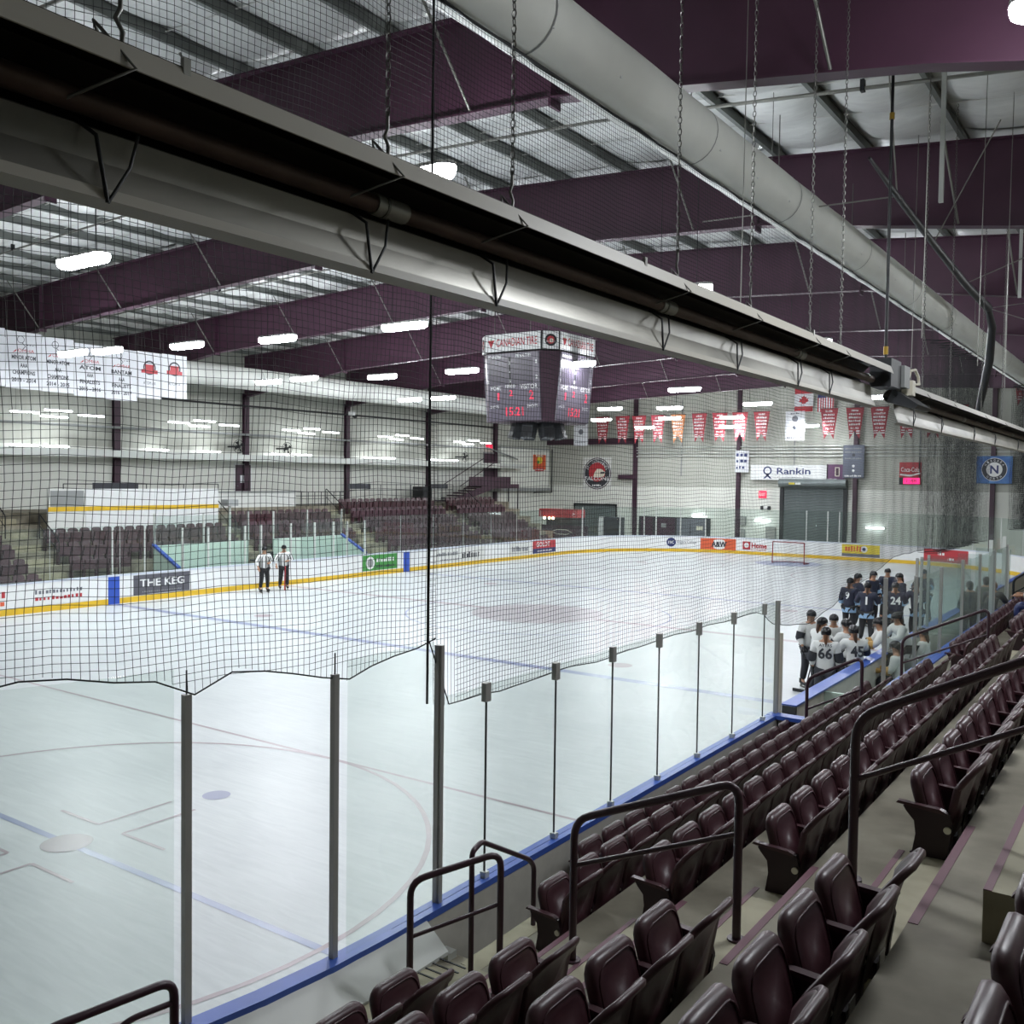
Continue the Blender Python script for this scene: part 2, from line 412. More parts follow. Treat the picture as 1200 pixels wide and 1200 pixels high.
def circ(cx, cy, dot='ice_dot'):
    MB().disc((cx, cy, .003), 4.6, 64, 'z', 0, 4.53).obj('faceoff_circle', 'ice_red', ice)
    MB().disc((cx, cy, .004), .31, 28).obj('faceoff_dot', dot, ice)
for cx in (-6.24, -19.66):
    for cy, sg in ((-21.0, 1), (20.9, -1)):
        circ(cx, cy)
        for sx in (-1, 1):
            for sy in (-1, 1):
                iline('hash_mark', 'ice_red', cx + sx * .27, cx + sx * 1.17, cy + sy * .60 - .025, cy + sy * .60 + .025, .0035)
                a = cy + sy * .60; b_ = cy + sy * 1.72
                iline('hash_mark', 'ice_red', cx + sx * .27 - .025, cx + sx * .27 + .025, min(a, b_), max(a, b_), .0038)
    MB().disc((cx + .01, -18.72, .004), .20, 24).obj('ringette_dot', 'ice_dotblue', ice)
    for cy in (-6.4, 6.4): MB().disc((cx, cy, .004), .31, 24).obj('faceoff_dot', 'ice_red', ice)
MB().disc((-12.95, 0, .003), 4.6, 64, 'z', 0, 4.53).obj('center_circle', 'ice_blue', ice)
MB().disc((-12.95, 0, .0035), 2.3, 40).obj('center_logo', 'ice_logo', ice)
MB().disc((-12.95, 24.2 + 1.86, .003), 1.85, 40).obj('goal_crease', 'ice_blue', ice)

# ================================================================ SLAB, WALLS
slab = MB().box(-36.3, 10.3, -36.3, 37, -0.4, -0.16).obj('floor', 'concrete'); struct(slab, 'grey concrete slab under the whole arena')
WX, EX, WY, EY = -36.0, 10.0, -36.0, 36.5
ZT = [(-36.2, 11.0), (-31.5, 11.2), (-28.5, 11.37), (-21, 11.68), (-17.9, 11.78), (-14.4, 11.82), (-9.7, 11.62), (-3.76, 11.28), (2.8, 10.66), (10.3, 9.95)]
ZB = [(-36.2, 8.75), (-35.7, 8.85), (-28.5, 9.85), (-21, 10.2), (-14.4, 10.45), (-6.2, 10.0), (-1.9, 9.78), (2.8, 9.12), (10.3, 7.6)]
def interp(T, x):
    for (x0, z0), (x1, z1) in zip(T, T[1:]):
        if x <= x1: return z0 + (z1 - z0) * (x - x0) / (x1 - x0)
    return T[-1][1]
zt = lambda x: interp(ZT, x)
zb = lambda x: interp(ZB, x)
wl = MB().box(WX - .2, WX, WY - .2, EY + .2, 5.9, 11.3).obj('wall_left', 'wall_hi'); struct(wl, 'pale ribbed cladding wall behind the far stand')
MB().box(WX - .2, WX + .04, WY - .2, EY + .2, -.16, 5.9).obj('lower_wall', 'wall_lo', wl)
def gable(y0, y1, zlo):
    b = MB(); xs = [p[0] for p in ZT]
    prof = [(WX - .2, zlo), (EX + .2, zlo)] + [(x, zt(x) + .3) for x in xs[::-1]]
    return b.prism(prof, 'y', y0, y1)
wf = gable(EY, EY + .2, 4.2).obj('wall_far', 'wall_hi_x'); struct(wf, 'ribbed cladding end wall carrying the signs')
MB().box(WX - .2, EX + .2, EY - .05, EY + .2, -.16, 4.2).obj('lower_wall', 'wall_lo', wf)
wn = gable(WY - .2, WY, -.16).obj('wall_near', 'wall_hi_x'); struct(wn, 'end wall behind the camera')
wr = MB().box(EX, EX + .2, WY - .2, EY + .2, -.16, 10.4).obj('wall_right', 'wall_hi'); struct(wr, 'side wall above the near stand')
FY = [-1.4 + 7.6 * k for k in range(-4, 5)]
for y in FY:   # columns on left wall
    b = MB(); b.box(WX + .02, WX + .22, y - .012, y + .012, 0, 9.0); b.box(WX + .02, WX + .045, y - .16, y + .16, 0, 9.0); b.box(WX + .2, WX + .22, y - .16, y + .16, 0, 9.0)
    b.obj('column', 'maroon', wl)
for x in (-28.2, -20.1, -12.1, -4.0, 4.1):
    b = MB(); zc = zt(x) - .1; b.box(x - .012, x + .012, EY - .32, EY - .05, 0, zc); b.box(x - .13, x + .13, EY - .32, EY - .3, 0, zc); b.box(x - .13, x + .13, EY - .08, EY - .05, 0, zc)
    b.obj('column', 'maroon', wf)
bx('tie_beam', 'maroon', (-29.6, -28.3, EY - .3, EY - .06, 4.72, 5.05), wf)
bx('lintel_beam', 'maroon', (-36, -28.3, EY - .35, EY - .08, 7.35, 7.8), wf)
for z in (6.42, 6.65, 6.88, 7.08):
    MB().tube([(-28.2, EY - .16, z), (9.9, EY - .16, z)], .045, 8).obj('wall_pipe', 'post_white', wf)
for x in (-24.5, -16.2, -8.2): MB().box(x - .04, x + .04, EY - .1, EY - .05, 5.0, 10.5).obj('wall_joint', 'grey', wf)
# left wall services: long soffit tray with tubes over it, and a pipe
bx('cable_tray', 'post_white', (WX + .25, WX + 1.3, WY + 5, 31.5, 5.40, 5.72), wl)
MB().tube([(WX + .6, WY + 5, 6.8), (WX + .6, 27.6, 6.8), (WX + .6, 31.2, 6.1)], .06, 8).obj('wall_pipe', 'grey', wl)
MB().tube([(WX + .3, WY + 5, 8.35), (WX + .3, 29, 8.35)], .05, 8).obj('wall_pipe', 'black', wl)
# ================================================================ ROOF
ceil = MB(); xs = [p[0] for p in ZT]
ceil.prism([(x, zt(x) + .42) for x in xs] + [(x, zt(x) + .5) for x in xs[::-1]], 'y', WY - .2, EY + .2)
ceil = ceil.obj('ceiling', 'white_dull'); struct(ceil, 'insulated metal roof over maroon rafters')
NSEG = [p[0] for p in ZB]
allx = sorted(set([p[0] for p in ZT] + [p[0] for p in ZB]))
allx = [x for x in allx if -36.2 <= x <= 10.3]
bm_ = MB()
prof = [(x, zb(x)) for x in allx] + [(x, zt(x)) for x in allx[::-1]]
bm_.prism(prof, 'y', -.008, .008)
bm_.prism([(x, zb(x) - .012) for x in allx] + [(x, zb(x) + .012) for x in allx[::-1]], 'y', -.13, .13)
bm_.prism([(x, zt(x) - .03) for x in allx] + [(x, zt(x) - .006) for x in allx[::-1]], 'y', -.13, .13)
for x in (-28.5, -14.4, -1.9, 6.5):   # bolted splices and stiffener plates
    bm_.box(x - .02, x + .02, -.13, .13, zb(x) - .12, zt(x) - .02)
beam_me = bm_.mesh('roof_beam', 'beam')
PX = [1.81 - 1.69 * k for k in range(-4, 23)]
for y in FY:
    rb = link('roof_beam', beam_me, ceil, (0, y, 0))
    for k, x in enumerate([1.81 + 5.07, 1.81, -3.26, -8.33, -13.4, -18.47, -23.54, -28.6]):
        for sg in (-1,):
            MB().tube([(x, sg * .09, zb(x) + .03), (x - .12, sg * 1.15, zt(x) + .02)], .022, 5).obj('flange_brace', 'galv', rb)
for x in PX:
    if not (WX < x < EX): continue
    z = zt(x); b = MB()
    b.box(x - .005, x + .005, WY, EY, z, z + .24); b.box(x - .005, x + .07, WY, EY, z - .003, z + .004); b.box(x - .07, x + .005, WY, EY, z + .235, z + .24)
    b.obj('purlin', 'purlin', ceil)
def panel_mesh(wd, ln, amp):
    nx, ny = 6, 30; vs = []; fs = []
    for j in range(ny + 1):
        for i in range(nx + 1):
            u = i / nx; v = j / ny; sc = abs(math.sin(PI * v * 5)) ** .7
            z = -amp * (.35 + .65 * sc) * math.sin(PI * u) ** .6 + random.uniform(-.006, .006)
            vs.append(((u - .5) * wd, (v - .5) * ln, z))
    for j in range(ny):
        for i in range(nx):
            a = j * (nx + 1) + i; fs.append((a, a + 1, a + nx + 2, a + nx + 1))
    return MB().add(vs, fs, True)
pm = [panel_mesh(1.62, 7.56, .16 + .05 * k).mesh('insulation_panel', 'insul') for k in range(3)]
sm = MB()
for v in (1, 2, 3, 4): sm.box(-.78, .78, (v / 5 - .5) * 7.56 - .015, (v / 5 - .5) * 7.56 + .015, -.078, -.068)
sm = sm.mesh('insulation_band', 'insul_seam')
pxs = [x for x in PX if WX < x < EX]
for k in range(len(pxs) - 1):
    xa, xb = pxs[k + 1], pxs[k]; xm = (xa + xb) / 2; za, zb_ = zt(xa), zt(xb); sl = math.atan2(zb_ - za, xb - xa)
    for j in range(-1, len(FY)):
        y = FY[j] + 3.8 if j >= 0 else FY[0] - 3.8
        o = link('insulation_panel', random.choice(pm), ceil, (xm, y, (za + zb_) / 2 + .24), (0, -sl, 0))
        link('insulation_band', sm, o)
for y in FY:   # sprinkler pipes under the purlins
    if y + 4 > EY: continue
    pts = [(x, y + 4.2, zt(x) - .12) for x in (-35, -28.5, -14.4, -3.76, 9.8)]
    MB().tube(pts, .03, 6).obj('sprinkler_pipe', 'galv', ceil)
    for x in (-24, -17, -10, -3.2, 1.0, 4.6): MB().box(x - .03, x + .03, y + 4.15, y + 4.25, zt(x) - .17, zt(x) + .01).obj('pipe_clip', 'dark', ceil)

# ================================================================ BOARDS
PANEL = rectp(0.0, .09, .2, 1.0)
def boards(name, label, s_list, capm, kick='kick', arcstep=1.2):
    root = thing(name, label, 'boards')
    for (s0, s1) in s_list:
        n = max(1, round((s1 - s0) / 2.4))
        for i in range(n):
            a = s0 + (s1 - s0) * i / n; b = s0 + (s1 - s0) * (i + 1) / n
            sweep(a + .006, b - .006, rectp(0, .09, .2, .985)).obj('board_panel', 'panel', root)
            sweep(a, b, rectp(-.012, .09, .0, .2)).obj('kick_plate', kick, root)
        sweep(s0, s1, rectp(-.02, .13, .985, 1.045)).obj('cap_rail', capm, root)
        sweep(s0, s1, rectp(.10, .125, .0, .985)).obj('back_panel', 'backpanel', root)
    return root
bl = boards('rink_boards', 'white dasher boards with yellow kick strip along the far side', [(0, 44.5)], 'cap_white')
bf = boards('rink_boards', 'white dasher boards with yellow kick strip curving round the far end', [(44.5, 80.1)], 'cap_white')
S_NEAR = lambda y: 80.1 + (22.5 - y)
bnr = boards('rink_boards', 'white dasher boards with blue cap below the near stand', [(S_NEAR(-13.0), 124.6), (124.6, 146.86)], 'cap_blue')
bnr2 = boards('rink_boards', 'white dasher boards with blue cap in front of the team benches', [(80.1, S_NEAR(-12.4))], 'cap_blue')
# blue line bands on the boards
for s in (22.0 - 7.88, 22.0 + 7.88): sweep(s - .22, s + .22, rectp(-.016, -.011, .0, 1.0)).obj('blue_band', 'blue', bl)

def board_ad(parent, s0, s1, z0, z1, m, name='advert'):
    return sweep(s0, s1, rectp(-.018, -.008, z0, z1)).obj(name, m, parent)
def on_board(parent, s, z, d=.022):
    x, y, nx, ny = rp(s); o = link('advert_print', None, parent)
    o.matrix_world = FR((x - nx * d, y - ny * d, z), math.atan2(-ny, -nx)); return o
def ad_text(par, s, z, txt, wd, ht, m, bold=0, dx=0, d=.024):
    x, y, nx, ny = rp(s); me = text_mesh(txt, 1.0, 0.0, bold, 1.0, wd, ht).copy(); me.materials.clear(); me.materials.append(M[m])
    o = link('lettering', me, par); o.matrix_world = FR((x - nx * d, y - ny * d, z), math.atan2(-ny, -nx)) @ Matrix.Translation((dx, 0, 0)); return o
def ad_scrib(par, s, z, wd, ht, m, n=9, d=.024, name='lettering'):
    x, y, nx, ny = rp(s); o = scribble(par, -wd / 2, wd / 2, 0, ht, m, n, 0, name); o.matrix_world = FR((x - nx * d, y - ny * d, z), math.atan2(-ny, -nx)); return o
def ad_disc(par, s, z, r, m, r2=None, d=.023, dx=0):
    x, y, nx, ny = rp(s); o = disc_l(par, 0, 0, r, m, 0, 'emblem', 24, r2); o.matrix_world = FR((x - nx * d, y - ny * d, z), math.atan2(-ny, -nx)) @ Matrix.Translation((dx, 0, 0)); return o
a = board_ad(bl, 14.9, 17.3, .24, .96, 'keg'); ad_text(a, 16.1, .66, 'THE KEG', 1.9, .3, 'white', .02); ad_scrib(a, 16.1, .34, 1.7, .05, 'grey', 20)
a = board_ad(bl, 7.6, 13.2, .24, .96, 'white'); ad_scrib(a, 9.6, .7, 1.4, .22, 'red', 9); ad_scrib(a, 9.6, .42, 1.4, .18, 'orange', 7)
ad_scrib(a, 12.1, .68, 1.7, .14, 'print_grey', 14); ad_scrib(a, 12.1, .46, 1.7, .13, 'red', 12)
a = board_ad(bl, 26.8, 29.2, .24, .97, 'green'); ad_disc(a, 27.3, .6, .3, 'white'); ad_disc(a, 27.3, .6, .2, 'grey', None, .026); ad_scrib(a, 28.35, .72, 1.25, .2, 'white', 8); ad_scrib(a, 28.35, .42, 1.3, .12, 'print_dark', 14)
a = board_ad(bl, 32.0, 36.3, .26, .94, 'white_dull'); ad_scrib(a, 33.1, .7, 1.8, .2, 'print_grey', 12); ad_scrib(a, 33.3, .4, 1.6, .08, 'print_grey', 12); ad_scrib(a, 35.1, .56, 1.6, .32, 'print_dark', 8)
a = board_ad(bl, 38.7, 40.8, .26, .94, 'white_dull'); ad_scrib(a, 39.4, .62, .9, .3, 'print_grey', 6); ad_scrib(a, 40.3, .6, .7, .3, 'print_grey', 5)
a = board_ad(bl, 41.1, 43.6, .52, .97, 'red'); board_ad(bl, 41.1, 43.6, .24, .52, 'navy'); ad_text(a, 42.2, .76, 'GOLDT', 1.5, .28, 'white', .02); ad_scrib(a, 42.4, .38, 1.6, .09, 'white', 12)
a = ad_disc(bf, 53.0, .62, .3, 'navy'); ad_text(a, 53.0, .62, 'nc', .36, .2, 'white', 0, 0, .03); ad_text(bf, 54.0, .62, 'Niagara College', 1.35, .26, 'print_grey')
a = board_ad(bf, 54.9, 57.2, .2, .93, 'orange'); ad_disc(a, 56.1, .56, .33, 'white', None, .03).scale = (1.6, 1, 1); ad_text(a, 56.1, .56, 'A&W', 1.0, .36, 'print_dark', .04, 0, .045)
a = board_ad(bf, 57.65, 58.15, .3, .82, 'red'); ad_disc(a, 57.9, .58, .16, 'white'); ad_text(bf, 58.75, .58, 'Home', 1.0, .34, 'red', .03); ad_scrib(bf, 58.7, .32, 1.0, .06, 'red', 12)
a = board_ad(bf, 63.9, 66.1, .42, .96, 'yellow'); board_ad(bf, 63.9, 66.1, .24, .42, 'print_grey'); ad_scrib(a, 64.6, .72, 1.0, .34, 'orange', 6); ad_disc(a, 65.2, .7, .2, 'white'); ad_disc(a, 65.2, .7, .1, 'navy', None, .028)
a = board_ad(bf, 68.6, 71.3, .24, .96, 'red'); ad_scrib(a, 69.6, .72, 1.5, .2, 'white', 9); ad_scrib(a, 70.2, .42, 1.7, .14, 'white', 9)

# ================================================================ GLASS
def pane_run(root, s0, s1, z0, z1, m, pane=1.19, seam='seam', seams=True, thick=.012):
    n = max(1, round((s1 - s0) / pane))
    for i in range(n):
        a = s0 + (s1 - s0) * i / n; b = s0 + (s1 - s0) * (i + 1) / n
        sweep(a + .006, b - .006, rectp(.05, .05 + thick, z0, z1)).obj('glass_pane', m, root)
        if seams and i > 0: sweep(a - .006, a + .006, rectp(.046, .066, z0, z1 - .01)).obj('pane_seam', seam, root)
gl = thing('rink_glass', 'tempered glass panes standing on the far side boards', 'glass')
pane_run(gl, 4.0, 17.0, 1.045, 2.8, 'glass_far', 2.4, 'post_white'); pane_run(gl, 27.0, 44.5, 1.045, 2.8, 'glass_far', 2.4, 'post_white')
gf = thing('rink_glass', 'tempered glass panes curving round the far end boards', 'glass')
pane_run(gf, 44.5, 80.1, 1.045, 2.9, 'glass_far', 1.6, 'post_white', False)
def post_at(root, s, z0, z1, m, r=.03, d=.056):
    x, y, nx, ny = rp(s); return MB().box(x + nx * d - r, x + nx * d + r, y + ny * d - r, y + ny * d + r, z0, z1).obj('glass_post', m, root)
for s in (46.5, 49.5, 51.2, 52.0, 53.6, 55.2, 61.7, 63.0, 63.7, 66.5, 68.9, 71.5, 73.5, 75.5): post_at(gf, s, 1.04, 2.9, 'post_white', .03)
for y in (-7.9, -6.6): post_at(gl, 22 + y, 1.04, 2.75, 'post_white', .02)
gb = thing('rink_glass', 'tempered glass round the penalty boxes behind the two officials', 'glass')
for y in (-4.97, -3.8, -2.77, -2.0, -1.17, .45, 1.83, 2.97, 3.83, 5.0): post_at(gb, 22 + y, 1.04, 2.62, 'post_white', .035)
for y0, y1 in ((-4.97, -2.77), (-2.77, -.2), (1.0, 3.0), (3.0, 5.0)): sweep(22 + y0, 22 + y1, rectp(.05, .062, 1.045, 2.6)).obj('glass_pane', 'glass_far', gb)
gn = thing('rink_glass', 'clear glass panes on blue cap beside the near stand seats', 'glass')
ys = [-12.94, -13.54, -14.76, -15.96, -17.13, -18.29, -19.47, -20.65, -21.3]
for ya, yb in zip(ys, ys[1:]):
    MB().box(.05, .062, yb + .006, ya - .006, 1.045, 2.81).obj('glass_pane', 'glass', gn)
for y in ys[1:-1]:
    MB().box(.048, .064, y - .006, y + .006, 1.045, 2.72).obj('pane_seam', 'seam', gn)
    MB().box(.03, .082, y - .04, y + .04, 2.66, 2.83).obj('top_clip', 'post', gn); MB().box(.03, .09, y - .03, y + .03, 1.045, 1.1).obj('bottom_clip', 'post_white', gn)
b = MB().box(.005, .055, -21.33, -21.27, 1.045, 3.26); b.box(.055, .075, -21.32, -21.28, 1.045, 3.26); b.obj('tall_post', 'post', gn)
MB().box(.03, .09, -13.0, -12.93, 1.04, 2.82).obj('end_post', 'post', gn)
MB().box(.07, .12, -12.9, -12.86, 1.04, 2.3).obj('door_post', 'cream', gn)
gc = thing('rink_glass', 'tall corner glass with two steel posts at the lower left', 'glass')
for s, zz in ((125.1, 3.2), (126.3, 3.24)):
    x, y, nx, ny = rp(s); MB().box(x + .02 - .022, x + .02 + .022, y - .026, y + .026, .95, zz).obj('tall_post', 'post', gc)
    MB().box(x + .02 - .028, x + .02 - .02, y - .02, y + .02, .95, zz - .02).obj('post_slot', 'black', gc)
    MB().tube([(x + .02, y, zz), (x + .02, y, zz + .16)], .006, 5).obj('net_pin', 'black', gc)
sweep(124.0, 125.0, rectp(.05, .062, 1.045, 3.3)).obj('glass_pane', 'glass', gc)
for a_ in (126.4, 127.7, 129.0, 130.3): sweep(a_, a_ + 1.28, rectp(.05, .062, 1.045, 3.42)).obj('glass_pane', 'glass', gc)

# ================================================================ NEAR CONCRETE: platform, treads, steps
TX = lambda k: .53 + .91 * (k - 2); TZ = lambda k: .78 + .47 * (k - 2)
AY0, AY1 = -22.95, -21.42     # first aisle
BY0, BY1 = -11.5, -10.0       # second aisle
st = MB()
prof = [(.14, -.16), (.14, .31), (.53, .31)]
for k in range(2, 12):
    prof += [(TX(k), TZ(k)), (TX(k + 1), TZ(k))]
prof += [(EX, TZ(11)), (EX, -.16)]
st = MB().prism(prof[::-1], 'y', -21.6, -10.6)
prof2 = [(1.35, -.16), (1.35, TZ(2))] + prof[3 + 1:]
stand = st.obj('floor', 'concrete'); struct(stand, 'stepped concrete terrace of the near stand')
MB().prism(([(1.35, -.16), (1.35, TZ(2)), (TX(3), TZ(2))] + prof[5:])[::-1], 'y', -10.6, 36.4).obj('terrace', 'concrete', stand)
MB().prism(([(.53, -.16), (.53, TZ(2)), (TX(3), TZ(2))] + prof[5:])[::-1], 'y', -36, -21.6).obj('terrace', 'concrete', stand)
for (a0, a1) in ((AY0, AY1), (BY0, BY1)):
    for k in range(2, 11):
        bx('aisle_step', 'concrete_light', (TX(k + 1) - .38 if k < 6 else TX(k + 1) - .6, TX(k + 1) + .01, a0, a1, TZ(k) - .01, TZ(k) + .235), stand)
        bx('step_nosing', 'nosing', (TX(k + 1), TX(k + 1) + .045, a0, a1, TZ(k + 1) - .001, TZ(k + 1) + .003), stand)
        e = TX(k + 1) - .38 if k < 6 else TX(k + 1) - .6
        bx('step_nosing', 'nosing', (e, e + .035, a0, a1, TZ(k) + .234, TZ(k) + .238), stand)
# near platform behind the corner boards
pts = []
for i in range(30):
    s = 121.6 + 12.5 * i / 29; x, y, nx, ny = rp(s)
    if s <= 124.6 and y > -21.6: continue
    pts.append((x + nx * .12, y + ny * .12))
plat = MB().prism([(1.44, -21.6)] + [(.6, -21.6)] + pts + [(pts[-1][0], -36), (1.44, -36)], 'z', -.16, .79)
plat.obj('walkway', 'concrete_light', stand)
sweep(124.45 - .3, 134, [(.13, .78), (.36, .78), (.36, .81), (.13, 1.0)]).obj('threshold_strip', 'strip', stand)
bx('walkway_step', 'concrete', (.14, .6, -21.6, -21.25, -.16, .62), stand)
for i in range(4): bx('grating_bar', 'dark', (.16, .62, -21.66 - .09 * i, -21.645 - .09 * i, .79, .796), stand)
bx('bracket', 'post_white', (.125, .24, -21.72, -21.6, .79, .85), stand); bx('bracket', 'post_white', (.125, .24, -21.4, -21.28, .62, .68), stand)
bx('edge_riser', 'concrete_light', (.53, .72, -21.6, -13.2, TZ(2), TZ(2) + .004), stand)
# ================================================================ CEILING LAMPS
def lamp_parts(root, L=1.5, W=.3):
    out = [(-L / 2 + .12, -W / 2), (L / 2 - .12, -W / 2), (L / 2 - .03, -W / 4), (L / 2, 0), (L / 2 - .03, W / 4), (L / 2 - .12, W / 2), (-L / 2 + .12, W / 2), (-L / 2 + .03, W / 4), (-L / 2, 0), (-L / 2 + .03, -W / 4)]
    b = MB(); n = len(out)
    lay = [(1, .0), (1.0, -.05), (.93, -.11), (.75, -.14)]
    vs = [(x * s if s == 1 else x * (1 - (1 - s) * .4), y * s, z) for s, z in lay for x, y in out]
    fs = [(i * n + k, (i + 1) * n + k, (i + 1) * n + (k + 1) % n, i * n + (k + 1) % n) for i in range(3) for k in range(n)] + [tuple(range(3 * n, 4 * n))[::-1]]
    b.add(vs, fs); b.obj('diffuser', 'lamp', root)
    MB().prism(out, 'z', 0, .05).obj('housing', 'lamp_body', root)
lamp0 = thing('ceiling_lamp', 'lit', 'ceiling lamp', (0, 0, 8.6)); lamp_parts(lamp0)
MB().tube([(-.4, 0, .05), (-.4, 0, 2.6)], .008, 4).obj('suspension_cable', 'black', lamp0)
MB().tube([(.4, 0, .05), (.4, 0, 2.6)], .008, 4).obj('suspension_cable', 'black', lamp0)
ROWS = [[(-11.35, -17.7), (-3.16, -18.1)], [(-24.35, -10.3), (-22.73, -10.1), (-19.44, -9.55), (-15.94, -9.1), (-11.26, -9.0), (-3.35, -9.55)],
        [(-25.9, -.85), (-23.55, -1.05), (-20.28, -.05), (-16.28, -.15), (-11.6, .1), (-3.5, -1.0)], [(-26.49, 8.7), (-24.32, 8.65), (-12.19, 9.98), (-3.6, 8.4)],
        [(-20.47, 18.4), (-17.28, 19.2), (-12.15, 18.5), (-6.21, 17.15)], [(-25.66, 26.6), (-20.9, 26.8), (-17.15, 27.6)], [(-25.1, 31.7), (-19.4, 32.9), (-14.5, 33.7)]]
first = True; used_l = 0
for ri, row in enumerate(ROWS):
    for ci, (x, y) in enumerate(sorted(row)):
        z = 8.35 if ri == 6 else 8.6
        if ri == 0: wh = 'at far left, nearest the camera' if ci == 0 else 'glimpsed above the radiant heater, nearest the camera'
        else: wh = f'{ordw(ci + 1)} from left in the {ordw(ri + 1)} lamp row from the camera'
        lb = 'lit hanging ceiling lamp, ' + wh
        if first: o = lamp0; first = False; o.location = (x, y, z); o['label'] = lb
        else: o = copy_tree(lamp0, (x, y, z), None, lb)
        o['group'] = 'lit lamps hanging over the ice'
for y, lb in ((-18.7, 'lit ceiling lamp at the upper right corner above the near stand'), (-8.0, 'lit ceiling lamp above the near stand, hidden past the corner one'), (2.0, 'lit ceiling lamp above the far part of the near stand')):
    copy_tree(lamp0, (4.62 if y < -10 else 6.0, y, 8.6), (0, 0, 0), lb)['group'] = 'lit lamps hanging over the near stand'
# strip lights over the far concourse
strip0 = thing('strip_light', 's', 'strip light'); MB().tube([(0, -.62, 0), (0, .62, 0)], .035, 8).obj('tube', 'lamp_small', strip0); bx('fitting', 'lamp_body', (-.05, .05, -.64, .64, .035, .09), strip0)
MB().tube([(0, -.4, .09), (0, -.4, 2.4)], .006, 4).obj('suspension_cable', 'black', strip0)
k = 0; PS = []
for g, y0 in enumerate((-6.2, 1.4, 8.6, 16.2, 23.6)):
    for dy, dz, dx in ((0, 0, 0), (1.35, .14, .2), (1.5, -.1, -.4), (3.0, .02, 0)):
        PS.append((-35.0 + dx, y0 + dy, 7.22 + dz - .03 * g))
for i, p in enumerate(PS):
    lb = f'slim lit tube hanging over the far concourse, {ordw(i % 4 + 1)} of the {ordw(i // 4 + 1)} cluster from the left'
    o = strip0 if i == 0 else copy_tree(strip0, p, None, lb); o.location = p; o['label'] = lb; o['group'] = 'slim tube lights over the far concourse'
for i, y in enumerate((-6.0, -4.6, .5, 3.6, 8.2, 9.9, 15.4, 17.0, 21.8, 23.4)):
    o = thing('wall_light', f'lit tube lamp on the tray along the far stand wall, {ordw(i + 1)} from the left', 'wall light', (WX + .55, y, 5.78), group='tube lamps along the cable tray')
    MB().tube([(0, -.6, .05), (0, .6, .05)], .045, 8).obj('tube', 'lamp_small', o); bx('fitting', 'lamp_body', (-.06, .06, -.63, .63, -.05, .0), o)
for i, (x, z) in enumerate(((-23.0, 2.1), (-18.3, 1.95), (-10.8, 1.75))):
    o = thing('wall_light', ['lit tube lamp on end wall right of the dark double doors', 'lit tube lamp on end wall left of the roller door', 'lit tube lamp on end wall right of the roller door'][i], 'wall light', (x, EY - .16, z), group='tube lamps on the end wall')
    MB().tube([(-.55, 0, 0), (.55, 0, 0)], .06, 8).obj('tube', 'lamp_small', o); bx('fitting', 'lamp_body', (-.6, .6, .05, .1, -.07, .07), o)

# ================================================================ AIR DUCTS
def duct(name, label, cx, cz, r, y0, y1, cuts):
    root = thing(name, label, 'air duct', (cx, 0, cz))
    n = 28; step = 1.9; y = y0; pts = []; rad = []
    b = MB()
    while y < y1:
        e = min(y + step, y1)
        for q in np.linspace(y, e, 5)[:-1]: pts.append((0, float(q), 0)); rad.append(r * (1 - .012 * (abs((q - y) / step - .5) * 2) ** 4) + random.uniform(-.003, .003))
        y = e
    pts.append((0, y1, 0)); rad.append(r)
    b.tube(pts, rad, n); b.obj('fabric_sleeve', 'duct', root)
    for c in cuts:
        MB().tube([(0, c - .012, 0), (0, c + .012, 0)], r + .004, n, False).obj('seam_ring', 'grey', root)
        MB().tube([(0, c, r), (0, c, r + .9)], .008, 4).obj('hanging_wire', 'steel', root)
    return root
dm = duct('air_duct', 'thick white fabric air duct hanging over the near side of the ice', 0.0, 9.0, .362, -34, 33, [-31, -27, -23.4, -20.1, -16.4, -13.2, -9.2, -5.0, -1, 4, 9, 14, 20, 26])
bd = MB(); 
for y in np.arange(-24, 30, 1.3): bd.box(.30, .318, float(y), float(y) + .03, -.19, -.165)
bd.obj('outlet_row', 'white', dm)['kind'] = 'stuff'
dl = duct('air_duct', 'long white fabric air duct over the far stand', -30.0, 9.08, .5, -20, 29.5, [-16, -10, -4, 2, 8, 14, 20, 26])

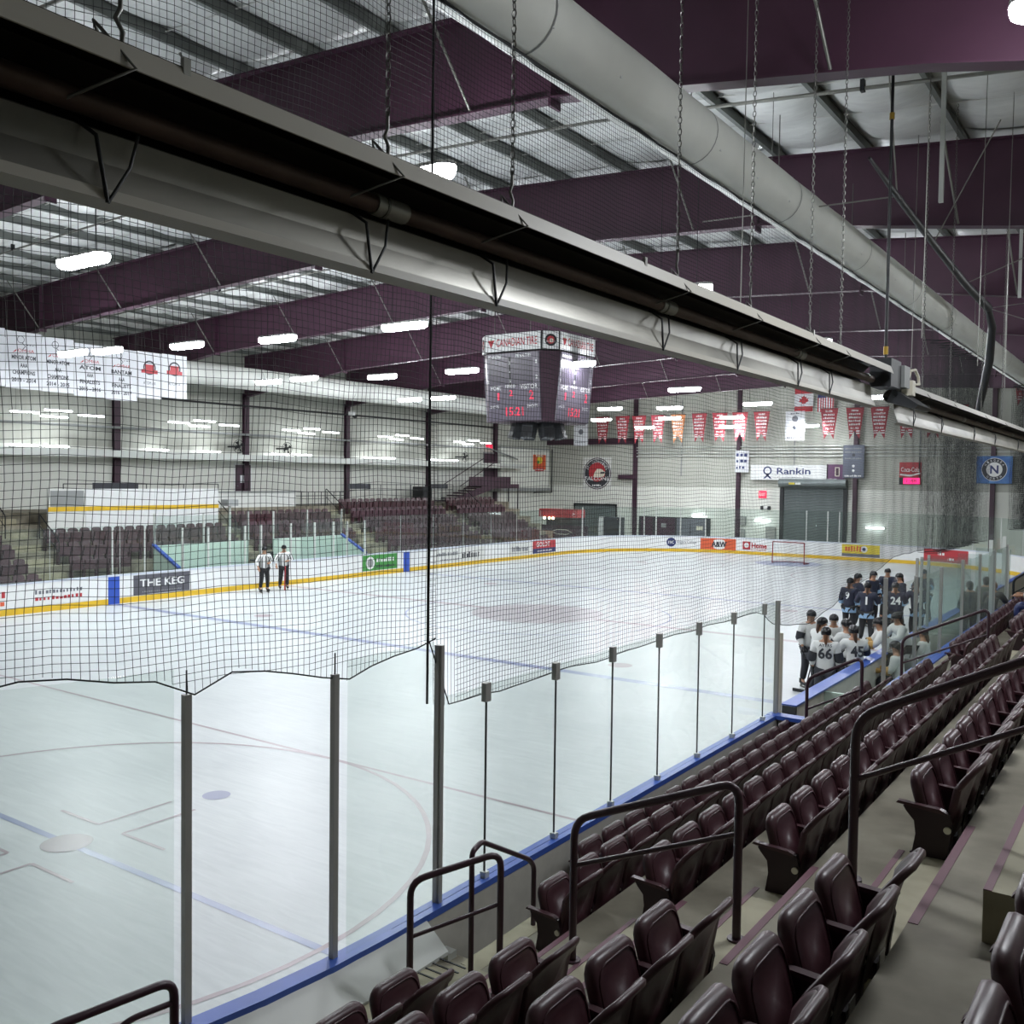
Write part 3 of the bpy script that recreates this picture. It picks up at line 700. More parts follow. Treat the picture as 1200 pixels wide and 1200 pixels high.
# ================================================================ RADIANT HEATERS
def chain_mb(b, x, y, z0, z1, step=.042, r=.013):
    n = int((z1 - z0) / step)
    for i in range(n):
        z = z0 + i * step; vs = []; fs = []
        for k in range(8):
            a = 2 * PI * k / 8; cu, cz = math.cos(a) * r, math.sin(a) * .026
            for q in range(3):
                bq = 2 * PI * q / 3; rr_ = .0042 * math.cos(bq); t = .0042 * math.sin(bq)
                uu = cu + math.cos(a) * rr_; vv = t; zz = cz + math.sin(a) * rr_
                vs.append((x + uu, y + vv, z + zz) if i % 2 == 0 else (x + vv, y + uu, z + zz))
        for k in range(8):
            for q in range(3): fs.append((k * 3 + q, k * 3 + (q + 1) % 3, ((k + 1) % 8) * 3 + (q + 1) % 3, ((k + 1) % 8) * 3 + q))
        b.add(vs, fs)
def heater(label, y0, y1, dz, hooks, ztop):
    root = thing('radiant_heater', label, 'heater', (0, 0, dz))
    def sheet(name, m, pts, t=.006):
        # thin folded sheet, thickness t to the back
        off = []
        for i, p in enumerate(pts):
            a = pts[max(0, i - 1)]; c = pts[min(len(pts) - 1, i + 1)]; dx, dz_ = c[0] - a[0], c[1] - a[1]; L = math.hypot(dx, dz_); off.append((p[0] + dz_ / L * t * -1, p[1] + dx / L * t))
        MB().prism(pts + off[::-1], 'y', y0, y1).obj(name, m, root)
    sheet('top_lip', 'hood_out', [(2.20, 6.045), (2.165, 6.135)])
    sheet('top_wing', 'hood_dark', [(2.165, 6.138), (1.90, 6.15), (1.80, 6.05)])
    sheet('back_sheet', 'hood_dark', [(1.80, 6.05), (1.77, 6.0), (1.82, 5.94), (1.92, 5.905)])
    sheet('reflector_wing', 'hood_in', [(1.92, 5.905), (1.93, 5.79), (1.965, 5.69)])
    sheet('bottom_lip', 'hood_out', [(1.97, 5.69), (1.985, 5.652), (1.93, 5.63)])
    MB().tube([(1.96, y0 + .1, 5.975), (1.96, y1 - .1, 5.975)], .045, 14).obj('burner_tube', 'tube', root)
    for y in np.arange(y0 + 1.7, y1, 3.05):
        y = float(y)
        MB().tube([(1.96, y, 5.975), (1.96, y + .22, 5.975)], .052, 14).obj('tube_coupling', 'galv', root)
        MB().tube([(1.96, y + .06, 5.975), (1.96, y + .075, 5.975)], .057, 14).obj('coupling_band', 'steel', root)
    for y in hooks:
        # V hanger in front of the reflector and hook over the lip
        MB().tube([(1.99, y + .02, 5.64), (2.0, y - .03, 5.86), (1.9, y - .05, 5.93)], .008, 5).obj('hanger_rod', 'black', root)
        MB().tube([(1.99, y + .02, 5.64), (2.0, y + .1, 5.78), (1.96, y + .16, 5.92)], .007, 5).obj('hanger_rod', 'dark', root)
        MB().tube([(1.98, y - .14, 5.95), (2.22, y - .02, 6.04), (2.12, y - .08, 6.17), (2.1, y - .1, 6.20), (2.09, y - .08, 6.17)], .007, 5).obj('hanger_rod', 'steel', root)
        MB().tube([(2.1, y, 6.13), (2.1, y + .01, 6.2), (2.1, y - .02, 6.24), (2.1, y, 6.28), (2.1, y, 6.36)], .009, 5).obj('hook', 'steel', root)
        b = MB(); chain_mb(b, 2.1, y, 6.36, ztop - dz); o = b.obj('chain', 'steel', root); o['kind'] = 'stuff'
    for y in np.arange(y0 + 3, y1, 3.6): bx('sheet_clip', 'galv', (2.155, 2.175, float(y), float(y) + .03, 6.10, 6.17), root)
    return root
heater('long stainless radiant tube heater hung on chains, nearest across the picture', -32, -15.1, 0, [-29.5, -27.4, -25.6, -24.25, -23.25, -21.15, -19.7, -18.1, -17.05], 10.8)
heater('second radiant tube heater hung beyond the burner box', -13.9, 2.5, -.14, [-13.0, -11.0, -8.0, -5.5, -2.0, 1.0], 10.75)
hb = thing('burner_box', 'grey burner box with gas cock between the two radiant heaters', 'burner', (2.05, -14.6, 5.95))
bx('box', 'dark', (-.16, .1, -.42, .1, -.05, .3), hb); bx('cover', 'grey', (-.1, .14, .12, .42, -.02, .26), hb); bx('valve', 'cream', (.02, .16, .5, .66, -.1, .1), hb)
MB().tube([(.08, .56, .1), (.1, .62, .24), (.1, .9, .28), (.1, 1.1, .2), (.1, 1.15, .1), (.1, .9, .08)], .02, 6).obj('hose', 'cream', hb)
MB().prism([(-.1, -.2), (.25, -.3), (.3, -.25), (-.02, -.02)], 'y', .2, 1.0).obj('end_plate', 'dark', hb)
MB().tube([(0, -.3, .3), (0, -.3, 2.8), (0, -.3, 4.0)], .02, 8).obj('gas_drop', 'black', hb)
MB().tube([(0, -.3, .36), (0, -.3, .46)], .03, 8).obj('coupling', 'brass', hb)
MB().tube([(0, -.3, 4.0), (.1, -.25, 4.02), (7.6, 0.2, 4.0)], .022, 8).obj('gas_pipe', 'black', hb)
MB().tube([(.9, -.28, 4.0), (1.0, -.28, 4.0)], .035, 8).obj('coupling', 'brass', hb); MB().tube([(3.4, -.1, 4.0), (3.5, -.1, 4.0)], .035, 8).obj('coupling', 'brass', hb)
MB().tube([(0, -.3, 3.3), (0, -.3, 3.38)], .032, 8).obj('coupling', 'brass', hb)

# ================================================================ SCOREBOARD
SBX, SBY = -13.25, 0.3
sb = thing('scoreboard', 'four sided maroon cornered scoreboard hanging over center ice', 'scoreboard', (SBX, SBY, 0))
H1 = 1.62; CC = .46
def octo(h, c): return [(-h, -h + c), (-h + c, -h), (h - c, -h), (h, -h + c), (h, h - c), (h - c, h), (-h + c, h), (-h, h - c)]
def frust(zs, name, m):
    b = MB(); rows = [[(x, y, z) for x, y in octo(h, c)] for z, h, c in zs]; n = 8
    vs = [p for r in rows for p in r]; fs = [(i * n + k, i * n + (k + 1) % n, (i + 1) * n + (k + 1) % n, (i + 1) * n + k) for i in range(len(rows) - 1) for k in range(n)]
    fs += [tuple(range(n))[::-1], tuple(range((len(rows) - 1) * n, len(rows) * n))]
    return b.add(vs, fs).obj(name, m, sb)
frust([(6.6, 1.36, .3), (8.9, 1.56, .5)], 'cabinet', 'maroon')
frust([(8.93, 1.58, .44), (9.55, 1.58, .44)], 'header_box', 'black')
for k in range(4):
    ang = -PI / 2 + k * PI / 2; n = Vector((math.cos(ang), math.sin(ang), 0))
    tl = math.atan2(1.56 - 1.36, 2.3)
    f = link('display_face', None, sb)
    f.matrix_local = FR((n.x * 1.47, n.y * 1.47, 7.75), ang) @ Matrix.Rotation(tl, 4, 'X')
    f['label'] = 'dark display face with red digits'
    MB().box(-1.06, 1.06, -1.13, 1.13, 0, .05).obj('display_panel', 'score', f)
    for x0, x1 in ((-1.0, -.18), (-.06, .8)): rect(f, x0, x1, .08, .95, 'score_dark', .054, 'penalty_window')
    rect(f, -.16, -.08, .05, 1.0, 'black', .053, 'divider')
    for t, x, y, wd, ht in (('PENALTIES', -.72, 1.03, .55, .1), ('PENALTIES', .45, 1.03, .6, .1), ('HOME', -.72, -.02, .42, .14), ('PERIOD', -.12, 0.03, .4, .1), ('VISITOR', .62, .0, .7, .16), ('SHOTS', -.8, -.65, .36, .09), ('SHOTS', .75, -.65, .42, .11),
                            ('3', -.12, .8, .06, .1), ('4', -.12, .5, .06, .1), ('5', -.12, .2, .06, .1), ('1', .95, .8, .06, .12), ('2', .95, .3, .08, .12), ('2', -1.02, .2, .06, .1)):
        put_text(f, t, x, y, wd, ht, 'white', .056, 'lettering', .01)
    for t, x, y, wd, ht in (('1', -.62, -.3, .09, .24), ('2', -.1, -.2, .16, .2), ('2', .72, -.28, .18, .3), ('15:21', .02, -.82, .72, .3)):
        put_text(f, t, x, y, wd, ht, 'led', .058, 'red_digits', .02)
    g = link('header_sign', None, sb); g.matrix_local = FR((n.x * 1.585, n.y * 1.585, 9.24), ang)
    MB().box(-1.12, 1.12, -.29, .29, 0, .02).obj('sign_face', 'white', g)
    put_text(g, 'CANADIAN TIRE', .16, 0, 1.66, .27, 'red', .024, 'lettering', .01)
    MB().add([(-1.02, .1, .024), (-.74, .1, .024), (-.88, -.17, .024)], [(0, 2, 1)]).obj('emblem', 'red', g)
    put_text(g, 'A', -.88, .12, .1, .09, 'green', .026, 'leaf')
    a2 = ang + PI / 4; n2 = Vector((math.cos(a2), math.sin(a2), 0)); dd = (1.58 * 2 - .44) / math.sqrt(2) + .005
    g = link('corner_sign', None, sb); g.matrix_local = FR((n2.x * dd, n2.y * dd, 9.24), a2)
    MB().box(-.27, .27, -.29, .29, 0, .02).obj('sign_face', 'white', g)
    disc_l(g, 0, 0, .2, 'black', .024, 'emblem'); disc_l(g, 0, 0, .13, 'red', .026, 'emblem_center'); disc_l(g, .02, -.02, .07, 'cream', .028, 'emblem_head', 8)
    put_text(g, 'FALCONS', 0, -.05, .3, .05, 'white', .03)
for i in range(8):
    a = i * PI / 4 + .2; c = (math.cos(a) * .62, math.sin(a) * .62)
    o = link('loudspeaker', None, sb, (c[0], c[1], 6.45), (0, 0, a))
    MB().prism([(-.16, .14), (.28, .14), (.42, -.36), (.14, -.42), (-.1, -.1)], 'y', -.2, .2).obj('speaker_body', 'dark', o)
    MB().add([(.285, -.17, .1), (.425, -.17, -.32), (.425, .17, -.32), (.285, .17, .1)], [(0, 1, 2, 3)]).obj('speaker_grille', 'black', o)
for sx in (-1, 1):
    for sy in (-1, 1): MB().tube([(sx * 1.1, sy * 1.1, 9.55), (sx * 1.1, sy * 1.1, 11.6)], .02, 5).obj('hanging_cable', 'steel', sb)

# ================================================================ END-WALL SIGNS
o = sign('wall_sign', 'round red and black bird team emblem board on end wall', 'sign', (-31.55, EY - .07, 5.12), FAR_A, 2.5, 2.5, 'white_dull', .03)
disc_l(o, 0, 0, 1.22, 'maroon', .004, 'rim', 40); disc_l(o, 0, 0, 1.15, 'white', .006, 'ring', 40); disc_l(o, 0, 0, 1.1, 'print_dark', .008, 'ring', 40); disc_l(o, 0, .12, .74, 'red', .012, 'emblem_field', 32)
MB().add([(-.35, -.25, .016), (.1, -.3, .016), (.62, -.2, .016), (.72, .12, .016), (.4, .34, .016), (0, .38, .016), (-.2, .1, .016)], [tuple(range(7))]).obj('emblem_bird_head', 'cream', o)
MB().add([(.3, -.02, .02), (.66, .0, .02), (.7, .14, .02), (.3, .12, .02)], [(0, 1, 2, 3)]).obj('emblem_beak', 'print_dark', o)
put_text(o, 'FALCONS', 0, -.38, 2.1, .3, 'white', .024, 'lettering', .02); scribble(o, -.4, .4, -.9, .16, 'white', 6, .02)
for i, ch in enumerate('ST. CATHARINES'):
    a = PI * .87 - i * PI * .74 / 13; me = put_text(o, ch, .92 * math.cos(a), .92 * math.sin(a), .13 if ch not in '. ' else .04, .2 if ch not in '. ' else .04, 'white', .02) if ch != ' ' else None
    if me: me.rotation_euler = (0, 0, a - PI / 2)
o = sign('wall_sign', 'white sign with navy lettering and purple jersey end above roller door', 'sign', (-16.5, EY - .34, 5.3), FAR_A, 5.3, 1.02, 'white', .05)
put_text(o, 'Rankin', .35, .1, 2.3, .44, 'navy', .006, 'lettering', .02); put_text(o, 'Construction Inc.', .35, -.32, 2.2, .13, 'print_grey', .006)
disc_l(o, -1.45, .12, .3, 'navy', .006, 'emblem', 24, .2); MB().add([(-1.75, -.42, .006), (-1.6, -.42, .006), (-1.3, -.1, .006), (-1.4, -.05, .006)], [(0, 1, 2, 3)]).obj('emblem', 'navy', o); MB().add([(-1.15, -.42, .006), (-1.3, -.42, .006), (-1.6, -.1, .006), (-1.5, -.05, .006)], [(3, 2, 1, 0)]).obj('emblem', 'navy', o)
o = sign('wall_sign', 'purple square sign bearing a jersey number one beside the white sign', 'sign', (-13.35, EY - .34, 5.32), FAR_A, 1.15, 1.08, 'purple', .05)
put_text(o, '1', .12, .05, .3, .6, 'cream', .006, 'lettering', .03); put_text(o, '1', .12, .05, .2, .48, 'maroon', .012); scribble(o, -.5, .1, -.42, .08, 'white', 6, .006)
o = sign('wall_sign', 'red soft drink sign with pink glowing clock digits', 'sign', (-8.75, EY - .1, 5.3), FAR_A, 1.3, 1.42, 'red', .12)
put_text(o, 'Coca-Cola', 0, .25, 1.1, .3, 'white', .006, 'lettering', .01); MB().add([(-.6, -.12, .006), (0, -.2, .006), (.62, -.02, .006), (.62, .06, .006), (0, -.08, .006), (-.6, -.02, .006)], [tuple(range(6))]).obj('wave_stripe', 'white', o)
rect(o, -.65, -.42, -.71, -.25, 'dark', .005, 'clock_field'); rect(o, -.4, .58, -.66, -.28, 'pink_led', .008, 'clock_digits'); put_text(o, '1:48', .1, -.47, .6, .22, 'red', .014, 'digits')
o = sign('wall_sign', 'blue square sign with round white N emblem at right of end wall', 'sign', (-3.9, EY - .42, 5.55), FAR_A, 1.95, 1.65, 'banner_blue', .05)
disc_l(o, 0, .02, .7, 'white', .005, 'ring', 40); disc_l(o, 0, .02, .67, 'print_dark', .008, 'ring', 40); disc_l(o, 0, .02, .44, 'white', .011, 'emblem_field', 32); put_text(o, 'N', 0, .02, .46, .5, 'navy', .014, 'lettering', .03)
for i, ch in enumerate('NIAGARA'):
    a = PI * .83 - i * PI * .66 / 6; me = put_text(o, ch, .555 * math.cos(a), .02 + .555 * math.sin(a), .1, .14, 'white', .014); me.rotation_euler = (0, 0, a - PI / 2)
for i, ch in enumerate('NORTH'):
    a = -PI * .72 + i * PI * .44 / 4; me = put_text(o, ch, .555 * math.cos(a), .02 + .555 * math.sin(a), .1, .14, 'white', .014); me.rotation_euler = (0, 0, a + PI / 2)
o = sign('banner', 'slate grey retired jersey banner hanging right of the wall sign', 'banner', (-12.2, EY - .36, 6.05), FAR_A, 1.35, 2.15, 'banner_grey', .01)
for y in (.85, .62, .2): scribble(o, -.55, .55, y, .1, 'grey', 8)
disc_l(o, 0, .42, .1, 'print_dark', .006); disc_l(o, 0, -.3, .1, 'white', .006, 'emblem', 5); disc_l(o, 0, -.6, .1, 'white', .006, 'emblem', 5); scribble(o, -.55, .55, -.93, .12, 'white', 9)
o = sign('exit_sign', 'glowing red EXIT sign on end wall left of roller door', 'exit sign', (-18.35, EY - .12, 3.78), FAR_A, .55, .5, 'exit', .1); put_text(o, 'EXIT', 0, 0, .42, .22, 'white', .006, 'lettering', .02)
o = thing('emergency_light', 'twin head emergency light below the glowing exit sign', 'emergency light', (-18.1, EY - .2, 2.85)); bx('case', 'white', (-.12, .12, 0, .12, -.1, .1), o); bx('lamp_head', 'dark', (-.33, -.18, -.05, .1, -.13, .13), o); bx('lamp_head', 'dark', (.18, .33, -.05, .1, -.13, .13), o)
# doors on the end wall
d1 = thing('door_1', 'wide grey roller door with round hood in the end wall', 'door', (-14.85, EY - .06, 0)); d1['kind'] = 'structure'
b = MB(); 
for i in range(44): z = .1 * i; b = MB().prism([(0, z), (-.035, z + .02), (-.035, z + .075), (0, z + .098)], 'x', -2.0, 2.0); b.obj('slat', 'door_grey', d1)
bx('guide_rail', 'black', (-2.25, -2.0, -.14, 0, 0, 4.5), d1); bx('guide_rail', 'black', (2.0, 2.25, -.14, 0, 0, 4.5), d1)
MB().tube([(-2.25, -.28, 4.58), (2.25, -.28, 4.58)], .3, 16).obj('barrel_hood', 'door_grey', d1); bx('warning_label', 'yellow', (-1.5, -1.1, -.6, -.585, 4.5, 4.62), d1); bx('label_strip', 'white', (-1.05, -.7, -.6, -.585, 4.5, 4.62), d1)
d2 = thing('door_2', 'wide grey shutter door behind the far corner glass', 'door', (-31.65, EY - .06, 0)); d2['kind'] = 'structure'
for i in range(27): z = .1 * i; MB().prism([(0, z), (-.03, z + .02), (-.03, z + .075), (0, z + .098)], 'x', -1.8, 1.8).obj('slat', 'door_grey', d2)
bx('guide_rail', 'black', (-1.9, -1.8, -.12, 0, 0, 2.75), d2); bx('guide_rail', 'black', (1.8, 1.9, -.12, 0, 0, 2.75), d2); bx('head_rail', 'black', (-1.9, 1.9, -.12, 0, 2.7, 2.8), d2)
d3 = thing('door_3', 'row of dark maroon doors in grey frames in the end wall', 'door', (-25.0, EY - .06, 0)); d3['kind'] = 'structure'
bx('door_frame', 'dark', (-2.85, 2.85, -.06, 0, 0, 1.98), d3)
for x0, x1, m in ((-2.65, -1.7, 'maroon'), (-1.5, .1, 'maroon'), (.25, 1.3, 'print_grey'), (1.35, 2.5, 'print_grey')): bx('door_leaf', m, (x0, x1, -.1, -.06, .02, 1.9), d3)
bx('notice', 'grey', (-1.0, -.6, -.11, -.1, 1.2, 1.5), d3); bx('notice', 'cream', (1.8, 2.3, -.11, -.1, 1.1, 1.4), d3)
for i, (x, z, w_, h_) in enumerate(((-19.7, 1.9, .4, .6), (-19.7, .9, .3, .8), (-17.7, 1.1, .7, .9))):
    o = thing('electrical_box', ['grey electrical box beside the middle wall column', 'small grey conduit box below the electrical box', 'pale electrical cabinet left of the roller door'][i], 'electrical box', (x, EY - .06, z)); bx('case', 'grey', (-w_ / 2, w_ / 2, -.15, 0, -h_ / 2, h_ / 2), o); bx('cover', 'post', (-w_ / 2 + .04, w_ / 2 - .04, -.17, -.15, -h_ / 2 + .04, h_ / 2 - .04), o)
# red pennants in a row at the far end
def pennant(i, x, z, m, y=34.0, lb=''):
    o = link('banner', None, None, (x, y, z)); o['label'] = lb; o['category'] = 'banner'; o['group'] = 'championship pennants hanging at the far end'
    W_, h_ = .56, 1.0
    b = MB(); out = [(-W_, 0, h_), (W_, 0, h_), (W_ * .62, 0, -h_ * .55), (W_ * .55, 0, -h_), (0, 0, -h_ * .45), (-W_ * .55, 0, -h_), (-W_ * .62, 0, -h_ * .55)]
    nn = len(out); b.add(out, [(0, 1, 2, 4, 6), (2, 3, 4), (4, 5, 6)]); b.add([(p[0], .01, p[2]) for p in out], [(6, 4, 2, 1, 0), (4, 3, 2), (6, 5, 4)]); b.add(out + [(p[0], .01, p[2]) for p in out], [(k, k + nn, (k + 1) % nn + nn, (k + 1) % nn) for k in range(nn)])
    b.obj('cloth', m, o)
    f = link('print', None, o); f.matrix_local = FR((0, -.006, 0), FAR_A)
    for r_, (yy, ww) in enumerate(((.82, .22), (.6, .36), (.38, .38), (.17, .37), (-.05, .34))): scribble(f, -ww, ww, yy, .13, 'white', 7 + r_ % 2, .002)
    put_text(f, ['70-71', '72-73', '78-79', '81-82', '83-84', '85-86', '86-87'][i % 7], 0, -.3, .5, .13, 'white', .002, 'lettering', .01)
    for yy in (-.48, -.62): rect(f, -.32, -.1, yy - .03, yy + .03, 'white', .002, 'stripe'); rect(f, .1, .32, yy - .03, yy + .03, 'white', .002, 'stripe')
    MB().tube([(-W_ - .03, 0, h_), (W_ + .03, 0, h_)], .015, 6).obj('hanging_rod', 'dark', o)
    for sx in (-.5, .5): MB().tube([(sx, 0, h_), (sx, 0, zt(x + sx) - z + .05)], .004, 4).obj('hanging_wire', 'steel', o)
PXs = [-29.75, -28.1, -26.75, -25.25, -23.7, -22.1, -20.6, -19.15, -17.65, -13.2, -11.6, -10.1, -8.5, -7.0, -5.6]
for i, x in enumerate(PXs):
    z = 8.4 if i > 8 else (8.33 if i > 4 else 8.3)
    lb = (f'red swallowtail championship pennant, {ordw(i + 1)} from left at the far end' if i != 4 else 'orange tinted swallowtail championship pennant, the only orange one')
    pennant(i, x, z, 'pennant_or' if i == 4 else 'pennant', lb=lb)
pennant(3, -2.2, 10.2, 'pennant', lb='red swallowtail pennant hanging high at the far right')
tie = tag(MB().tube([(-30.6, 34, 9.42), (-17, 34, 9.46), (-5, 34, 9.5)], .012, 5).obj('banner_cable', 'steel', None), 'thin cable carrying the row of red pennants', 'cable')
def flat_banner(name, lb, cat, c, ang, w_, h_, m, grp=None):
    o = sign(name, lb, cat, c, ang, w_, h_, m, .012, grp)
    for sx in (-.45, .45): MB().tube([(sx * w_, h_ / 2, -.006), (sx * w_, zt(c[0]) - c[2] + .06, -.006)], .005, 4).obj('hanging_wire', 'steel', o)
    return o
o = flat_banner('banner', 'white memorial banner with dark prints below the two flags', 'banner', (-15.4, 34, 8.33), FAR_A, 1.25, 1.9, 'banner')
scribble(o, -.3, .3, .8, .08, 'print_dark', 5); disc_l(o, 0, .45, .2, 'print_grey', .004); disc_l(o, 0, -.1, .16, 'print_dark', .004, 'emblem', 7); scribble(o, -.5, .5, -.75, .12, 'print_dark', 8)
o = flat_banner('banner', 'white jersey banner with crest below the scoreboard', 'banner', (-31.0, 33, 8.0), FAR_A, 1.2, 1.75, 'banner')
disc_l(o, 0, .15, .2, 'print_grey', .004); scribble(o, -.45, .45, -.6, .1, 'print_grey', 8); scribble(o, -.4, .4, .65, .1, 'print_grey', 7)
o = flat_banner('banner', 'narrow tilted white pennant with navy lettering on the wall column', 'banner', (-19.75, EY - .45, 6.05), FAR_A + .5, .95, 1.5, 'banner'); scribble(o, -.4, .4, .45, .22, 'navy', 3); scribble(o, -.4, .4, .05, .22, 'navy', 3); scribble(o, -.4, .2, -.4, .22, 'navy', 3)
o = flat_banner('flag', 'Canadian flag hanging upright with red maple leaf', 'flag', (-15.5, 36.0, 10.15), FAR_A, 1.25, 1.55, 'banner'); rect(o, -.62, .62, .42, .77, 'flag_red', .004, 'stripe'); rect(o, -.62, .62, -.77, -.42, 'flag_red', .004, 'stripe')
leaf = [(0, .34), (.08, .2), (.18, .25), (.15, .08), (.32, .12), (.26, .0), (.34, -.08), (.12, -.18), (.14, -.26), (.02, -.24), (.02, -.36), (-.02, -.36), (-.02, -.24), (-.14, -.26), (-.12, -.18), (-.34, -.08), (-.26, 0), (-.32, .12), (-.15, .08), (-.18, .25), (-.08, .2)]
MB().add([(0, 0, .006)] + [(x, y, .006) for x, y in leaf], [(0, i + 1, (i + 1) % 21 + 1) for i in range(21)]).obj('maple_leaf', 'flag_red', o)
o = flat_banner('flag', 'American flag hanging upright beside the Canadian one', 'flag', (-14.05, 36.0, 10.05), FAR_A, 1.05, 1.45, 'banner'); rect(o, -.52, .05, .2, .72, 'flag_blue', .006, 'star_field')
for i in range(7): x = -.52 + i * .16; rect(o, x, x + .08, -.72, .72, 'flag_red', .004, 'stripe')
# white OMHA banners at the left
TXT = [('MINOR ATOM', 'AAA', 'CHAMPIONS', '2013 - 2014'), ('MINOR ATOM', 'AAA', 'CHAMPIONS', '2014 - 2015'), ('ATOM', 'AAA', 'FINALISTS', '2015 - 2016'), ('BANTAM', 'AAA', 'FINALISTS', '2016 - 2017')]
YB = [-10.6, -9.32, -8.12, -6.86, -5.55, -4.45, -3.28]
ZB_ = [(9.55, 7.58), (9.5, 7.56), (9.42, 7.5), (9.4, 7.45), (9.42, 7.62), (9.44, 7.72)]
def lbanner(lb, y0, y1, z1, z0): return flat_banner('banner', lb, 'banner', (-28, (y0 + y1) / 2, (z0 + z1) / 2), LEFT_A, abs(y1 - y0) - .02, z1 - z0, 'banner', 'white league banners at upper left')
o = lbanner('blank white banner edge at the left border of the picture', -11.9, -10.6, 9.6, 7.62)
for i in range(4):
    y0, y1 = YB[i], YB[i + 1]; z1, z0 = ZB_[i]
    o = lbanner(['first printed white league banner from left, red script above champions 2013', 'second printed white league banner from left, champions 2014 to 2015', 'third printed white league banner, atom finalists, partly behind a lamp', 'fourth printed white league banner from left, bantam finalists 2016'][i], y0, y1, z1, z0)
    disc_l(o, -.1, .72, .13, 'print_dark', .004, 'figure', 14, .11); MB().tube([(-.05, .6, .006), (.06, .5, .006), (-.05, .36, .006)], .012, 4).obj('figure', 'print_dark', o); scribble(o, .1, .4, .55, .03, 'print_dark', 3)
    put_text(o, 'OMHA', .08, .34, .58, .12, 'red'); MB().add([(-.4, .24, .004), (-.25, .38, .004), (-.27, .3, .004)], [(0, 2, 1)]).obj('swoosh', 'red', o)
    for (t, yy, ww) in ((TXT[i][0], .1, .85), (TXT[i][1], -.17, .26), (TXT[i][2], -.42, .8), (TXT[i][3], -.68, .86)): put_text(o, t, 0, yy, ww, .15, 'print_dark', .004, 'lettering', .03)
for i in (4, 5):
    y0, y1 = YB[i], YB[i + 1]; z1, z0 = ZB_[i]
    o = lbanner(['white banner with red wreath crest, left of the two crest banners', 'white banner with red wreath crest, right end of the banner row'][i - 4], y0, y1, z1, z0)
    disc_l(o, 0, .3, .28, 'print_dark', .004, 'wreath', 24, .22); rect(o, -.36, .36, .08, .22, 'red', .006, 'ribbon'); rect(o, -.2, .2, .2, .42, 'red', .005, 'crest'); put_text(o, 'ATOM AA' if i == 4 else 'ATOM A', 0, -.3, .55, .12, 'print_dark')
# ================================================================ NETTING
def net_mesh(pts, zlo, ztop, cell=.048, r=.0022, nvseg=14, hstep=.35, wob=.012):
    """real cord grid along a plan path pts [(x,y)], lower edge zlo(s), top ztop; every cord a three-sided prism"""
    P = np.array(pts, float); seg = np.linalg.norm(np.diff(P, axis=0), axis=1); S = np.concatenate([[0], np.cumsum(seg)]); L = S[-1]
    def pos(s, z):
        s = np.asarray(s, float); z = np.asarray(z, float)
        x = np.interp(s, S, P[:, 0]); y = np.interp(s, S, P[:, 1])
        return np.stack([x + wob * np.sin(3.1 * z + 1.7 * s) + wob * .6 * np.sin(7.3 * s), y + wob * np.sin(2.3 * z + .9 * s), z + wob * .8 * np.sin(5.1 * s + z)], -1)
    V = []; F = []; nv = 0
    def cord(c):
        nonlocal nv
        n = len(c); d = np.gradient(c, axis=0); d /= np.linalg.norm(d, axis=1)[:, None] + 1e-9
        ref = np.array([1.0, 0, 0]) if abs(d[0][0]) < .8 else np.array([0, 1.0, 0])
        e1 = np.cross(d, ref); e1 /= np.linalg.norm(e1, axis=1)[:, None] + 1e-9; e2 = np.cross(d, e1)
        ring = np.concatenate([(c + r * (math.cos(a) * e1 + math.sin(a) * e2))[:, None, :] for a in (0, 2 * PI / 3, 4 * PI / 3)], 1)
        V.append(ring.reshape(-1, 3)); i = np.arange(n - 1)[:, None] * 3 + nv
        for q in range(3):
            w_ = (q + 1) % 3; F.append(np.concatenate([i + q, i + w_, i + w_ + 3, i + q + 3], 1))
        nv += n * 3
    s = 0.0
    while s <= L:
        z0 = zlo(s); z1 = ztop(s) if callable(ztop) else ztop
        zz = np.linspace(z0, z1, nvseg); cord(pos(np.full(nvseg, s), zz)); s += cell
    zt_ = ztop(0) if callable(ztop) else ztop
    zmin = min(zlo(q) for q in np.linspace(0, L, 80)); z = zmin
    sg = np.arange(0, L + hstep, hstep); sg[-1] = L
    while z <= zt_:
        ok = np.array([zlo(q) <= z + 1e-6 for q in sg])
        i = 0
        while i < len(sg):
            if ok[i]:
                j = i
                while j + 1 < len(sg) and ok[j + 1]: j += 1
                if j > i: cord(pos(sg[i:j + 1], np.full(j - i + 1, z)))
                i = j + 1
            else: i += 1
        z += cell
    V = np.concatenate(V); F = np.concatenate(F)
    me = bpy.data.meshes.new('netting'); me.vertices.add(len(V)); me.vertices.foreach_set('co', V.ravel())
    me.loops.add(F.size); me.loops.foreach_set('vertex_index', F.ravel().astype(np.int32)); me.polygons.add(len(F))
    me.polygons.foreach_set('loop_start', np.arange(0, F.size, 4, dtype=np.int32)); me.polygons.foreach_set('loop_total', np.full(len(F), 4, dtype=np.int32))
    me.update(); me.materials.append(M['net']); return me, pos, L
def net(label, pts, zlo, ztop, rope=True, **kw):
    root = thing('safety_net', label, 'net')
    me, pos, L = net_mesh(pts, zlo, ztop, **kw)
    o = link('netting', me, root); o['kind'] = 'stuff'
    if rope:
        ss = np.linspace(0, L, max(8, int(L / .25))); MB().tube([tuple(pos(s, zlo(s))) for s in ss], .006, 5).obj('border_rope', 'rope', root)
        MB().tube([tuple(pos(s, ztop)) for s in ss], .012, 5).obj('top_cable', 'rope', root)
    return root
Tn = [(0, 3.3), (.05, 2.74), (.75, 2.72), (1.0, 2.69), (1.9, 2.73), (3.0, 2.71), (4.2, 2.74), (7.8, 2.72), (8.3, 2.45), (10.1, 2.24), (12.8, 2.6), (16.2, 3.05), (22, 3.02), (30, 2.8)]
